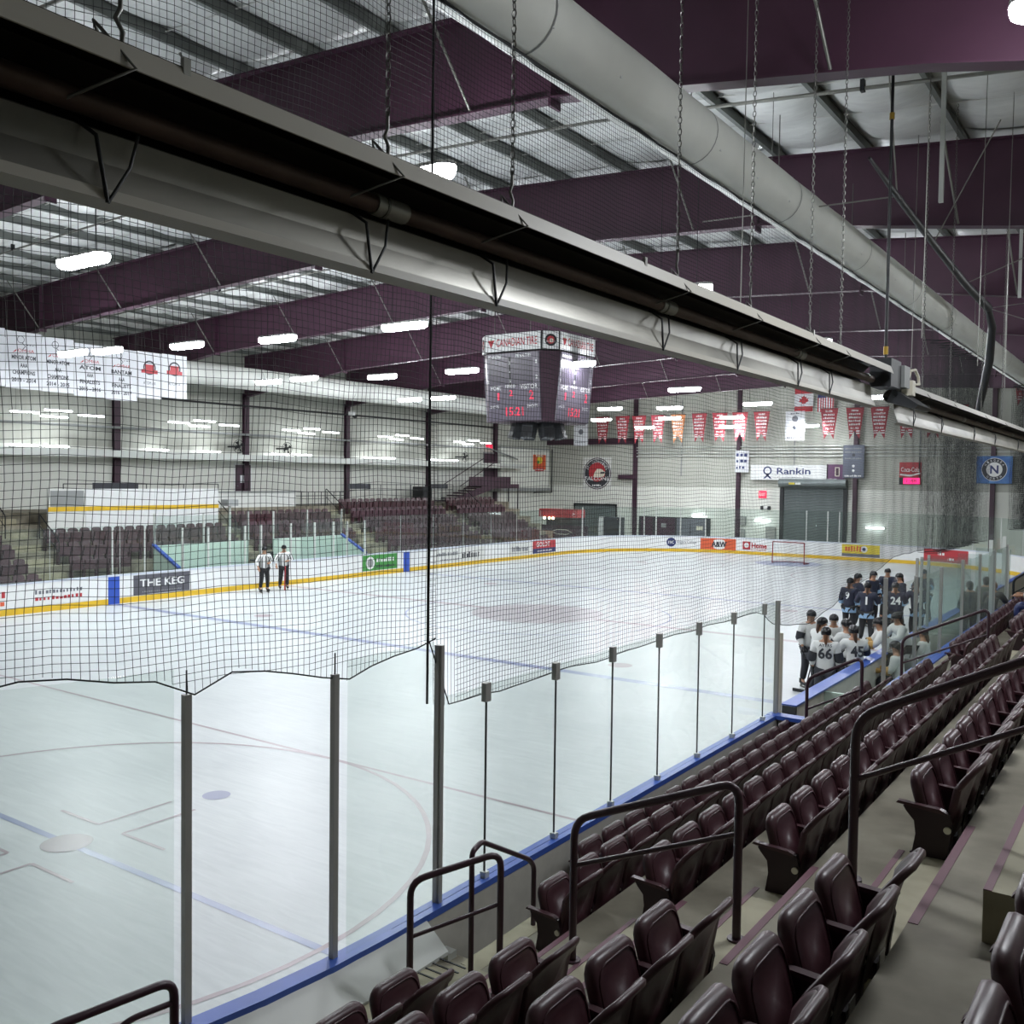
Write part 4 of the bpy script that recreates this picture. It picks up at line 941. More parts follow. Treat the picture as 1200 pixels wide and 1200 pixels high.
lowr = lambda s: float(np.interp(s, [a for a, _ in Tn], [b for _, b in Tn]))
nr = net('black safety netting hanging above the near side glass', [(.02, -21.42), (.02, -1.3)], lowr, 8.62)
MB().tube([(.02, -21.44, z) for z in np.linspace(2.78, 8.62, 20)], .011, 6).obj('side_rope', 'rope', nr)
# corner net, scalloped between the tall posts
cp = []
for i in range(40):
    s = 123.95 + 12.0 * i / 39; x, y, nx, ny = rp(s); cp.append((x + nx * .03, y + ny * .03))
Tc = [(0, 3.32), (.55, 3.24), (1.05, 3.12), (1.5, 3.27), (2.0, 3.36), (2.3, 3.22), (2.5, 3.36), (3.2, 3.45), (4.0, 3.36), (4.6, 3.28), (6, 3.5), (12.5, 3.4)]
lowc = lambda s: float(np.interp(s, [a for a, _ in Tc], [b for _, b in Tc]))
ncn = net('black safety netting sagging between the tall corner posts', cp, lowc, 8.62, cell=.05, wob=.02)
# bunched folds at the right
def folds(y0, y1, st, am):
    zz = []; y = y0; i = 0
    while y < y1: zz.append((.02 + (am if i % 2 else -am) * random.uniform(.6, 1.1), y)); y += st * random.uniform(.7, 1.3); i += 1
    return zz
net('gathered folds of black netting, the left dark bundle right of end wall', folds(-1.4, 5.7, .26, .34), lambda s: 2.9, 8.35, wob=.02, hstep=.3, r=.0015, cell=.036)
net('gathered folds of black netting, the right dark bundle by the picture edge', folds(14.5, 22.5, .3, .4), lambda s: 2.9, 8.6, wob=.02, hstep=.3, cell=.06, r=.0035)
tr = thing('net_track', 'black cable and pulley line carrying the netting above the near boards', 'cable')
MB().tube([(.02, -21.4, 8.62), (.02, 30, 8.62)], .014, 6).obj('track_cable', 'black', tr)
for y in np.arange(-20, 30, 3.8): MB().tube([(.02, float(y), 8.62), (-.02, float(y) + .02, 9.2), (-.4, float(y), 9.3), (-.4, float(y), zt(-.4) - .01)], .006, 4).obj('track_hanger', 'steel', tr)
MB().tube([(1.6, -14.2, 9.05), (1.5, -12.2, 9.05), (1.4, -9.0, 9.0), (1.25, -5, 9.0), (1.2, -1.6, 9.0)], [.02, .05, .06, .08, .1], 8).obj('folded_net_roll', 'black', tr)
MB().tube([(1.2, -1.6, 9.0), (1.15, -.6, 8.7), (.9, .8, 8.0), (.5, 2.4, 7.2), (.1, 3.6, 6.2)], [.08, .1, .11, .1, .05], 8).obj('folded_net_roll', 'black', tr)
for (x0, y0, z0, x1, y1, z1) in ((1.5, -12.2, 9.05, 1.81, -14.4, 10.8), (1.5, -12.2, 9.05, -1.5, -12.6, 9.0), (1.4, -9, 9.05, 2.6, -10.2, 10.6), (1.25, -5, 9.0, 3.5, -5.2, 9.8), (1.2, -1.6, 9.0, 3.5, -1.8, 9.1), (1.2, -1.6, 9.0, 3.2, -1.2, 8.2)):
    MB().tube([(x0, y0, z0), (x1, y1, z1)], .012, 5).obj('stay_wire', 'galv', tr)
for i, (x, y, zl) in enumerate(((2.2, -12.6, 8.75), (2.3, -5.0, 8.6), (3.4, -5.2, 8.5))):
    tag(MB().box(x - .03, x + .03, y - .03, y + .03, zl, zt(x)).obj('hanger_post', 'post_white', None), ['pale steel hanger post below the roof, right of the air duct', 'pale hanger post lower down near the netting roll', 'short pale hanger post at the right border'][i], 'hanger post')
for i, (x, y) in enumerate(((.9, -16.9), (2.6, -15.5), (2.7, -12.3), (2.9, -11.2), (1.2, -9.6), (1.8, -3.0), (3.0, -8.0))):
    b = MB().tube([(x, y, 6.4), (x + .02, y, zt(x) - .01)], .006, 4)
    tag(b.obj('hanging_cable', 'galv', None), f'thin vertical cable hanging from the roof at upper right, {ordw(i + 1)} of the loose ones', 'cable', 'loose vertical cables at the upper right')
# ================================================================ STADIUM SEATS
def slab(outl, rings, fn, smooth=True):
    """outline in (u,v); rings [(scale, depth)]; fn maps (u,v,d)->xyz"""
    n = len(outl); cu = sum(p[0] for p in outl) / n; cv = sum(p[1] for p in outl) / n
    vs = []; fs = []
    for s, d in rings:
        for u, v in outl: vs.append(fn(cu + (u - cu) * s, cv + (v - cv) * s, d))
    for i in range(len(rings) - 1):
        for k in range(n): fs.append((i * n + k, i * n + (k + 1) % n, (i + 1) * n + (k + 1) % n, (i + 1) * n + k))
    a = len(vs); vs.append(fn(cu, cv, rings[0][1])); vs.append(fn(cu, cv, rings[-1][1]))
    for k in range(n): fs.append((a, (k + 1) % n, k)); fs.append((a + 1, (len(rings) - 1) * n + k, (len(rings) - 1) * n + (k + 1) % n))
    return MB().add(vs, fs, smooth)
def rrect(w_, h_, r, n=4, top_r=None):
    pts = []
    for cx, cy, a0, rr in ((w_ / 2, h_ / 2, 0, top_r or r), (-w_ / 2, h_ / 2, 90, top_r or r), (-w_ / 2, -h_ / 2, 180, r), (w_ / 2, -h_ / 2, 270, r)):
        for i in range(n + 1):
            a = math.radians(a0 + 90 * i / n); pts.append((cx - math.copysign(rr, cx) + rr * math.cos(a), cy - math.copysign(rr, cy) + rr * math.sin(a)))
    return pts
# local frame of a seat: faces -x (the ice), width along y, origin on the tread
def pad_fn(u, v, d):      # u: width, v: from pivot up, d: thickness; folded up
    t = (v + .19) / .38
    x = -.02 - .10 * t - d + .015 * math.cos(u * 6) ; z = .355 + .36 * t - .012 * (abs(u) / .22) ** 4 * t
    return (x, u, z)
pad = slab(rrect(.43, .38, .05, 4, .085), [(.0, .034), (.55, .036), (.88, .034), (.975, .022), (1, .0), (.975, -.022), (.88, -.034), (.6, -.028), (0, -.024)], pad_fn)
PAD = pad.mesh('seat_pad', 'seat')
pip = MB(); ring = rrect(.36, .31, .04, 4, .09); pip.tube([pad_fn(u, v, -.034) for u, v in ring + ring[:1]], .006, 4, False); PIP = pip.mesh('piping', 'seat')
def back_fn(u, v, d):
    t = (v + .28) / .56
    x = .09 + .13 * t + .05 * max(0, t - .75) / .25 - d - .06 * (abs(u) / .23) ** 2.2 * (.4 + .6 * t); z = .27 + .55 * t - .035 * (abs(u) / .23) ** 3 * t
    return (x, u, z)
bk = slab(rrect(.46, .56, .05, 4, .13), [(.0, .012), (.4, .012), (.7, .013), (.9, .016), (.975, .018), (1, .0), (.985, -.02), (.95, -.026), (.86, -.014), (.6, -.012), (0, -.012)], back_fn)
BACK = bk.mesh('backrest', 'seat')
lip = MB(); ed = [p for p in rrect(.455, .555, .05, 6, .13) if p[1] > -.05]
ed.sort(key=lambda p: p[0]); lip.tube([back_fn(u, v, -.008) for u, v in ed], [.012] + [.02] * (len(ed) - 2) + [.012], 6); LIP = lip.mesh('top_lip', 'seat')
stp = [(-.17, 0), (.13, 0), (.16, .06), (.1, .14), (.11, .3), (.13, .44), (.11, .515), (.02, .53), (-.13, .535), (-.15, .52), (-.13, .49), (-.085, .44), (-.075, .36), (-.10, .2), (-.15, .11), (-.21, .06)]
STAND = MB().prism([(x, z) for x, z in stp][::-1], 'y', -.018, .018).mesh('end_standard', 'seat_dark')
arm = MB(); arm.prism([(-.19, -.004), (-.18, .012), (.06, .0), (.09, -.012), (.09, -.03), (.05, -.024)][::-1], 'y', -.022, .022)
ARM = arm.mesh('armrest', 'seat'); 
BOLT = MB().tube([(0, -.01, 0), (0, .01, 0)], .022, 12).mesh('pivot_bolt', 'bolt'); 
PLATE = MB().prism([(0, -.03), (.004, -.03), (.004, .03), (0, .03)], 'y', -.045, .045).mesh('number_plate', 'plate')
BRK = MB().box(-.02, .12, -.05, .05, .24, .32).mesh('mounting_bracket', 'seat_dark')
def make_seat(label):
    t = thing('stadium_seat', label, 'seat')
    p = link('seat_pad', PAD, t); link('piping', PIP, p)
    bq = link('backrest', BACK, t); link('top_lip', LIP, bq); link('number_plate', PLATE, bq, (.128, 0, .33))
    s1 = link('end_standard', STAND, t, (0, -.245, 0)); link('pivot_bolt', BOLT, s1, (.105, -.02, .42))
    link('armrest', ARM, t, (0, -.245, .535)); link('mounting_bracket', BRK, t)
    return t
seat0 = None; NSEAT = 0
def put_seat(x, y, z, label, group):
    global seat0, NSEAT
    NSEAT += 1; sc = 1.0
    if seat0 is None: seat0 = make_seat(label); o = seat0; o.location = (x, y, z)
    else: o = copy_tree(seat0, (x, y, z), None, label)
    o['group'] = group; return o
SX = lambda k: TX(k) + .70
RN = {1: 'lowest', 2: 'second lowest', 3: 'third', 4: 'fourth', 5: 'fifth', 6: 'sixth'}
LIM = {1: -13.3, 2: -11.6, 3: -11.6, 4: -11.6, 5: -14.6}
for k in (1, 2, 3, 4, 5):
    y = (AY1 + .25) if k > 1 else -19.2; i = 1
    while y < LIM[k]:
        put_seat(SX(k) if k > 1 else .42, y, TZ(k), f'folded maroon plastic seat, {ordw(i)} past the near aisle in {RN[k]} row', 'maroon seats of the middle block')
        if i == 1: pass
        y += .49; i += 1
for k in (2, 3, 4, 5, 6):
    y = AY0 - .12 if k < 6 else AY0 - 1.0; i = 1
    for i in range(1, 6 if k < 6 else 5):
        put_seat(SX(k), y, .78 if k == 2 else TZ(k), f'folded maroon plastic seat nearest the camera, {ordw(i)} before the aisle, {RN[k]} row', 'maroon seats of the block nearest the camera'); y -= .49
for k in (3, 4):
    y = BY1 + .25; i = 1
    while y < (2.5 if k == 3 else -3.0):
        put_seat(SX(k), y, TZ(k), f'distant folded maroon seat, {ordw(i)} past the second aisle in {RN[k]} row', 'maroon seats past the second aisle'); y += .49; i += 1
# closing standards at the aisle sides carry a disc (first seats get one on the far side too)
for o in list(COL.objects):
    if o.name.startswith('stadium_seat') and ('first before the aisle' in o['label']):
        s_ = link('end_standard', STAND, o, (0, .245, 0)); link('pivot_bolt', BOLT, s_, (.105, .02, .42)); link('armrest', ARM, o, (0, .245, .535))
o = thing('accessible_seat_badge', 'blue wheelchair badge on a rounded plate at the aisle end of second row', 'badge', (SX(2) - .28, AY1 - .03, TZ(2) + .12))
MB().add([(x, -.004, z) for x, z in rrect(.2, .13, .05)], [tuple(range(20))]).obj('plate', 'logo_blue', o); MB().prism([(x, z) for x, z in rrect(.2, .13, .05)], 'y', -.003, .01).obj('plate_body', 'seat_dark', o)
MB().tube([(.0, -.008, .035), (-.005, -.008, 0), (.03, -.008, 0), (.045, -.008, -.03)], .006, 5).obj('wheelchair_symbol', 'white', o); MB().disc((.0, -.008, -.012), .03, 16, 'y', 0, .022).obj('wheelchair_symbol', 'white', o)
bx('badge_post', 'seat_dark', (-.02, .3, .0, .02, -.11, -.05), o)

# ================================================================ HANDRAILS
def fillet(P, r=.12, n=5):
    P = [Vector(p) for p in P]; out = [P[0]]
    for i in range(1, len(P) - 1):
        a, b, c = P[i - 1], P[i], P[i + 1]; d1 = (a - b); d2 = (c - b); rr = min(r, d1.length * .45, d2.length * .45)
        p0 = b + d1.normalized() * rr; p2 = b + d2.normalized() * rr
        for q in range(n + 1): t = q / n; out.append(p0 * (1 - t) ** 2 + b * 2 * t * (1 - t) + p2 * t * t)
    out.append(P[-1]); return out
def handrail(label, L0, L1, y, z0b, z1b, h=.92, mid=.5, r=.026, mids=True):
    root = thing('handrail', label, 'handrail')
    x0, x1 = L0, L1
    MB().tube(fillet([(x0, y, z0b), (x0, y, z0b + h), (x1, y, z1b + h), (x1, y, z1b)], .13), r, 10).obj('top_rail', 'rail', root)
    if mids: MB().tube([(x0, y, z0b + mid), (x1, y, z1b + mid)], .016, 8).obj('mid_rail', 'rail', root)
    for x, z in ((x0, z0b), (x1, z1b)): MB().tube([(x, y, z - .002), (x, y, z + .012)], .055, 12).obj('floor_flange', 'rail', root)
    return root
ra = handrail('maroon tube handrail in the middle of the near aisle, lower flight', 1.93, 3.06, -22.2, TZ(3) + .235, TZ(4) + .235, .95, .64)
rb_ = thing('handrail', 'thick maroon tube handrail rising to the right edge of the picture', 'handrail')
MB().tube(fillet([(3.68, -22.05, TZ(5) + .235), (3.68, -22.05, 3.36), (4.6, -22.05, 3.82), (5.9, -22.05, 4.45), (5.9, -22.05, 3.3)], .14), .027, 10).obj('top_rail', 'rail', rb_)
MB().tube([(3.68, -22.05, 3.0), (4.55, -22.05, 3.44), (5.9, -22.05, 4.05)], .017, 8).obj('mid_rail', 'rail', rb_)
MB().tube([(3.68, -22.05, TZ(5) + .233), (3.68, -22.05, TZ(5) + .247)], .055, 12).obj('floor_flange', 'rail', rb_)
r1 = thing('handrail', 'low maroon guard rail on the walkway beside the boards, left of the seats', 'handrail')
MB().tube(fillet([(.58, -22.28, 0.79), (.58, -22.28, 1.70), (.97, -21.68, 1.82), (.97, -21.68, 0.79)], .12), .026, 10).obj('top_rail', 'rail', r1)
MB().tube([(.58, -22.28, 1.28), (.97, -21.68, 1.42)], .016, 8).obj('mid_rail', 'rail', r1)
for x, y in ((.58, -22.28), (.97, -21.68)): MB().tube([(x, y, .785), (x, y, .802)], .05, 12).obj('floor_flange', 'rail', r1)
r2 = thing('handrail', 'short maroon rail descending the walkway steps toward the ice', 'handrail')
MB().tube(fillet([(.76, -21.77, 0.79), (.76, -21.77, 1.80), (.74, -21.62, 1.83), (.645, -20.8, 1.40), (.63, -20.7, 1.30), (.63, -20.7, .78)], .05), .022, 10).obj('top_rail', 'rail', r2)
MB().tube([(.76, -21.77, .785), (.76, -21.77, .802)], .05, 12).obj('floor_flange', 'rail', r2)
r3 = thing('handrail', 'maroon handrail end at the lower left corner of the picture', 'handrail')
MB().tube(fillet([(.51, -24.25, .8), (.51, -24.25, 1.79), (.40, -24.95, 1.79), (.3, -25.8, 1.4), (.3, -25.8, .8)], .1), .026, 10).obj('top_rail', 'rail', r3)
MB().tube(fillet([(.51, -24.25, 1.66), (.46, -24.5, 1.66), (.36, -25.0, 1.4)], .06), .018, 8).obj('mid_rail', 'rail', r3)
handrail('maroon handrail at the end of the lowest row by the bench gate', .62, 1.42, -13.2, TZ(2), TZ(3) - .05, .92, .45)
handrail('maroon handrail in the second aisle before the team benches', 1.42, 2.72, -10.7, TZ(3) - .1, TZ(4) + .05, .92, .5)
r4 = thing('handrail', 'dark handrail frame at the right border near the spectators', 'handrail')
MB().tube(fillet([(1.6, 1.2, 1.25), (1.6, 1.2, 2.12), (2.4, 1.4, 2.7), (2.4, 1.4, 1.8)], .12), .03, 8).obj('top_rail', 'black', r4); MB().tube([(1.6, 1.2, 1.75), (2.4, 1.4, 2.3)], .018, 6).obj('mid_rail', 'black', r4)
# ================================================================ FAR STAND
fs_root = None
FX = lambda j: -32.5 + .91 * j; FZ = lambda j: 2.58 - .47 * j      # back plane x and tread height of row j (0 = top)
prof = [(-36, -.16), (-36, 3.05), (-33.2, 3.05)]
for j in range(0, 6):
    prof += [(FX(j) - .35, FZ(j)), (FX(j) + .56, FZ(j))]
prof = [(-36, -.16), (-36, 3.05), (FX(0) - .35, 3.05)]
for j in range(0, 6): prof += [(FX(j) - .35, FZ(j)), (FX(j) + .56, FZ(j))]
prof += [(FX(5) + .56, -.16)]
fstand = MB().prism(prof, 'y', -24, 26.5).obj('floor', 'concrete'); struct(fstand, 'stepped concrete terrace of the far stand')
FAIS = [(-9.2, -7.9), (.9, 1.6), (8.6, 9.7), (17.9, 19.0)]
for a0, a1 in FAIS:
    for j in range(6):
        bx('aisle_step', 'concrete_light', (FX(j) - .33, FX(j) - .0, a0, a1, FZ(j) - .01, FZ(j) + .235), fstand)
        bx('aisle_tread', 'concrete_light', (FX(j) - .0, FX(j) + .55, a0, a1, FZ(j) - .01, FZ(j) + .006), fstand)
# one light-weight far seat: back, folded pad, standard in one mesh (too small to show its parts)
def far_seat(mb, x, y, z):
    mb.add([(x - .02, y - .22, z + .3), (x - .02, y + .22, z + .3), (x - .12, y + .2, z + .8), (x - .12, y + .1, z + .85), (x - .12, y - .1, z + .85), (x - .12, y - .2, z + .8)], [(0, 1, 2, 3, 4, 5)])
    mb.add([(x - .06, y - .22, z + .3), (x - .06, y + .22, z + .3), (x - .16, y + .2, z + .8), (x - .16, y + .1, z + .85), (x - .16, y - .1, z + .85), (x - .16, y - .2, z + .8)], [(5, 4, 3, 2, 1, 0)])
    mb.add([(x - .02, y - .22, z + .3), (x - .02, y + .22, z + .3), (x - .12, y + .2, z + .8), (x - .12, y - .2, z + .8), (x - .06, y - .22, z + .3), (x - .06, y + .22, z + .3), (x - .16, y + .2, z + .8), (x - .16, y - .2, z + .8)], [(2, 1, 5, 6), (0, 3, 7, 4), (3, 2, 6, 7)])
    mb.box(x + .04, x + .12, y - .2, y + .2, z + .32, z + .68)
    mb.box(x - .05, x + .14, y - .25, y - .22, z, z + .5)
FS = MB(); far_seat(FS, 0, 0, 0); FSM = FS.mesh('stadium_seat', 'seat_far')
FSM2 = FSM.copy(); FSM2.materials.clear(); FSM2.materials.append(M['seat'])
BLK = [('left edge block', -19.5, -9.2, 2), ('block under striped wall', -7.9, .9, 2), ('block behind penalty boxes', 1.6, 8.6, 1), ('block between far stairs', 9.7, 17.9, 0), ('block under maroon stairs', 19.0, 24.5, 0)]
mass = MB(); count = 0; LEFT = 300 - NSEAT
cand = []
for bi, (bn, y0, y1, jt) in enumerate(BLK):
    for j in range(jt, 6):
        if bi == 2 and j > 3: continue
        if bi == 1 and j > 4: continue
        n = int((y1 - y0 - .1) / .5)
        for i in range(n):
            y = y0 + .3 + i * .5
            if bi == 1 and j >= 4 and y > -5.2: continue
            if bi == 0 and y < -13.5: continue
            cand.append((j - jt, bi, j, i, y, n, bn))
cand.sort(key=lambda c: (c[0], c[1]))
RW = ['top', 'second', 'third']
for r_, bi, j, i, y, n, bn in cand:
    x = FX(j) + .1; z = FZ(j)
    if count < LEFT and r_ < 3 and i < 28:
        o = link('stadium_seat', FSM if r_ else FSM2, None, (x, y, z)); o['category'] = 'seat'; o['group'] = 'maroon seats of the far stand'
        o['label'] = f'far maroon seat, {ordw(i + 1)} from left, {RW[r_]} row, {bn}'; count += 1
    else: far_seat(mass, x, y, z)
mo = mass.obj('stadium_seats', 'seat_far', None); tag(mo, 'rows of paler maroon seats in the lower far stand behind glass', 'seats', None, 'stuff')
# striped board panels stored against the concourse guard
g = thing('guard_wall', 'white concourse guard wall with yellow stripe above the far seats', 'guard wall')
YG = [-7.2, -5.6, -4.0, -2.4, -.8, .97]
for a_, b_ in zip(YG, YG[1:]):
    p = bx('wall_panel', 'panel' if a_ > -6 else 'white_dull', (-31.55, -31.45, a_ + .01, b_ - .01, 2.3, 4.02), g)
    bx('yellow_stripe', 'kick', (-31.45, -31.43, a_, b_, 3.12, 3.3), g)
bx('advert_panel', 'grey', (-31.44, -31.42, -7.1, -5.7, 3.32, 3.95), g)
bx('guard_base', 'concrete', (-33.2, -31.56, -7.2, .97, 1.9, 3.05), g)
g2 = thing('guard_wall', 'low pale concourse parapet with grey coping behind the middle far seats', 'guard wall')
bx('parapet', 'white_dull', (-33.2, -33.08, 1.6, 7.2, 2.9, 3.78), g2); bx('coping', 'grey', (-33.25, -33.03, 1.6, 7.2, 3.78, 3.86), g2)
def guard_rail(label, y0, y1, x, z0, h, n, kick=None):
    r = thing('guard_rail', label, 'guard rail')
    for z in (h, h * .72, h * .12): MB().tube([(x, y0, z0 + z), (x, y1, z0 + z)], .022, 6).obj('rail', 'dark', r)
    for i in range(n + 1): y = y0 + (y1 - y0) * i / n; MB().tube([(x, y, z0), (x, y, z0 + h)], .022, 6).obj('post', 'dark', r)
    if kick: bx('sign_plate', 'print_dark', (x + .03, x + .05, kick[0], kick[1], z0 + h - .25, z0 + h + .05), r)
    return r
guard_rail('dark railing with balusters along concourse left of the middle stair', 7.2, 11.0, -33.15, 3.05, .75, 8)
guard_rail('dark railing with black plate above the third far seating block', 11.6, 18.4, -33.6, 3.05, 1.15, 5, (11.6, 13.4))
guard_rail('dark railing with black plate above the far block beside maroon stairs', 18.8, 21.2, -33.6, 3.05, 1.15, 2, (18.9, 20.6))
guard_rail('thin railing behind the striped guard wall', -5.5, 2.4, -33.3, 3.05, 1.15, 4, (-4.2, -2.0))
for i, (y, j, lb) in enumerate(((-8.9, 0, 'thin dark handrail at the top of far left stairs'), (-7.8, 2, 'thin dark handrail lower on the far left stairs'), (1.2, 1, 'thin dark handrail beside the end of the striped wall'), (9.1, 0, 'thin dark handrail at the head of the middle far stairs'), (21.3, 0, 'small dark handrail beside the rightmost far block'))):
    r = thing('handrail', lb, 'handrail'); x0 = FX(j) - .3; x1 = FX(j) + 1.1; z0 = FZ(j) + .47; z1 = FZ(j + 1)
    MB().tube(fillet([(x0, y, z0), (x0, y, z0 + .95), (x1, y, z1 + .9), (x1, y, z1)], .1), .025, 6).obj('top_rail', 'black', r); MB().tube([(x0, y, z0 + .5), (x1, y, z1 + .45)], .015, 5).obj('mid_rail', 'black', r)
o = thing('door_4', 'maroon door with notice in the left wall behind the far stand', 'door', (WX + .045, 6.05, 3.05)); o['kind'] = 'structure'
bx('door_frame', 'white', (0, .03, -.58, .58, 0, 2.22), o); bx('door_leaf', 'maroon', (.03, .06, -.5, .5, 0, 2.15), o); bx('notice', 'banner', (.06, .065, -.2, .22, 1.2, 1.6), o); bx('door_handle', 'steel', (.06, .1, -.44, -.36, 1.0, 1.05), o)
o = thing('door_5', 'maroon door at the top of the maroon stairs', 'door', (WX + .045, 28.4, 4.05)); o['kind'] = 'structure'
bx('door_frame', 'grey', (0, .03, -.8, .8, 0, 2.5), o); bx('door_leaf', 'maroon', (.03, .06, -.72, .72, 0, 2.4), o)
tag(sign('exit_sign', 'x', 'exit sign', (WX + .12, 28.3, 6.95), LEFT_A, .7, .3, 'exit', .06), 'red lit exit sign above the upper maroon door', 'exit sign')
# maroon stair to the upper door
s_ = thing('staircase', 'maroon steel stair climbing to the upper door at far left wall', 'stairs')
for i in range(7): bx('tread', 'maroon', (-35.2, -34.1, 21.3 + i * .62, 21.3 + i * .62 + .62, 3.1 + i * .16, 3.18 + i * .16), s_)
MB().prism([(21.0, 3.05), (25.7, 4.25), (29.4, 4.25), (29.4, 3.95), (26.4, 3.95), (22.6, 3.05)][::-1], 'x', -34.1, -34.0).obj('stringer', 'maroon', s_)
bx('landing', 'maroon', (-35.9, -34.1, 25.6, 29.4, 4.0, 4.08), s_)
bx('solid_guard', 'maroon', (-34.12, -34.04, 23.6, 28.4, 4.1, 4.75), s_)
MB().tube([(-34.1, 20.6, 4.1), (-34.1, 25.4, 6.1)], .03, 6).obj('handrail', 'maroon', s_); MB().tube([(-34.1, 22.6, 4.1), (-34.1, 26.8, 5.9)], .03, 6).obj('handrail', 'maroon', s_)
for y in (28.2, 29.4): MB().tube([(-34.1, y, .5), (-34.1, y, 4.2)], .05, 6).obj('post', 'dark', s_)
# overhanging press room
o = thing('wall_bulkhead', 'white lit bulkhead with dark underside on left wall near the corner', 'wall panel', (0, 0, 0))
bx('bulkhead_face', 'wall_lo', (-35.95, -35.7, 29.4, 36.1, 3.95, 6.9), o); bx('underside', 'grey', (-35.95, -35.55, 27.0, 36.1, 3.7, 3.95), o); bx('top_edge', 'grey', (-35.95, -35.65, 29.4, 36.1, 6.9, 7.0), o)
MB().tube([(-35.4, 36.0, 7.0), (-35.4, 36.0, 3.6), (-35.4, 33.5, 3.6)], .05, 6).obj('drain_pipe', 'dark', o)
p = sign('poster', 'orange and red poster on the white bulkhead', 'poster', (-35.66, 34.6, 5.95), LEFT_A, 1.35, 1.15, 'orange', .02); p.scale = (1.3, 1, 1)
rect(p, -.47, .47, -.7, -.42, 'red', .003, 'caption_band'); scribble(p, -.4, .4, -.56, .1, 'white', 8, .005); disc_l(p, 0, .15, .3, 'yellow', .004, 'print', 9); scribble(p, -.4, .4, .5, .2, 'cream', 6, .005); disc_l(p, -.15, .0, .14, 'green', .006, 'print', 7)
# concession counter, equipment behind far glass
o = thing('concession_stand', 'dark concession counter with red awning and warm lights in far corner', 'counter', (-29.0, 27.6, 0))
bx('awning', 'red', (-2.0, 1.1, -.1, .9, 2.05, 2.6), o); bx('counter', 'dark', (-2.0, 1.1, 0, .8, 0, 1.3), o); bx('back_wall', 'print_dark', (-2.0, 1.1, .85, .95, 1.3, 2.1), o)
for x in (-1.5, -1.1, -.8): MB().ball((x, -.15, 1.98), .09).obj('warm_lamp', 'warm', o)
bx('lower_banner', 'maroon', (-1.6, 2.2, -.6, -.55, .6, 1.55), o)
MB().tube([(-.6, -.62, 1.1), (-.2, -.62, 1.25), (.6, -.62, 1.25), (1.0, -.62, 1.1), (.6, -.62, .95), (-.2, -.62, .95), (-.6, -.62, 1.1)], .02, 4).obj('banner_outline', 'cream', o)
o = thing('vending_machine', 'dark cabinet with white frame beside the concession counter', 'cabinet', (-26.6, 29.5, 0)); bx('cabinet', 'print_dark', (-.4, .9, 0, .6, 0, 2.1), o); bx('side_frame', 'white', (-.8, -.45, 0, .5, 0, 2.1), o); bx('glass_front', 'dark', (-.3, .8, -.03, 0, 1.2, 1.9), o)
rr = guard_rail('black low railing behind glass below the round emblem', 0, 1.6, 0, 0, .95, 2); rr.location = (-27.2, 31.0, 0)
# penalty boxes behind the far boards
pb = thing('penalty_box', 'mint walled penalty boxes behind glass at the far boards', 'penalty box')
bx('back_wall', 'mint', (-27.75, -27.65, -5.0, -.4, 0, 1.85), pb); bx('back_wall', 'mint', (-27.75, -27.65, 1.0, 5.2, 0, 1.85), pb)
MB().prism([(-27.7, 0), (-27.7, 1.85), (-26.1, 1.05), (-26.1, 0)], 'y', -5.05, -4.98).obj('side_wall', 'mint', pb); MB().prism([(-27.7, 0), (-27.7, 1.85), (-26.1, 1.05), (-26.1, 0)], 'y', 5.2, 5.27).obj('side_wall', 'mint', pb)
MB().prism([(-27.7, 1.85), (-27.7, 1.93), (-26.1, 1.13), (-26.1, 1.05)], 'y', -5.1, -4.95).obj('blue_cap', 'blue', pb); MB().prism([(-27.7, 1.85), (-27.7, 1.93), (-26.1, 1.13), (-26.1, 1.05)], 'y', 5.15, 5.3).obj('blue_cap', 'blue', pb)
bx('bench', 'blue', (-27.6, -27.3, -4.7, -.6, .35, .45), pb); bx('bench', 'blue', (-27.6, -27.3, 1.2, 5.0, .35, .45), pb)
for y in (-5.0, -2.7, -.4, 1.0, 3.0, 5.2): bx('glass_post', 'post_white', (-27.72, -27.66, y - .03, y + .03, 1.85, 3.1), pb)
for y0, y1 in ((-5.0, -2.7), (-2.7, -.4), (1.0, 3.0), (3.0, 5.2)): bx('glass_pane', 'glass_far', (-27.70, -27.69, y0 + .04, y1 - .04, 1.86, 3.0), pb)
o = thing('scorer_table', 'dark scorer desk between the two penalty boxes', 'desk', (-27.0, .3, 0)); bx('desk_top', 'dark', (-.7, .6, -.6, .6, .95, 1.02), o); bx('desk_front', 'print_grey', (.5, .58, -.6, .6, 0, .95), o); bx('monitor', 'black', (-.2, -.1, -.3, .2, 1.02, 1.35), o)
o = thing('speaker_post', 'pale pole with a small white box above the penalty boxes', 'pole', (-27.9, -1.2, 0)); MB().tube([(0, 0, 0), (0, 0, 3.4)], .05, 8).obj('pole', 'post_white', o); bx('box', 'grey', (-.2, .2, -.28, .28, 3.35, 3.62), o)
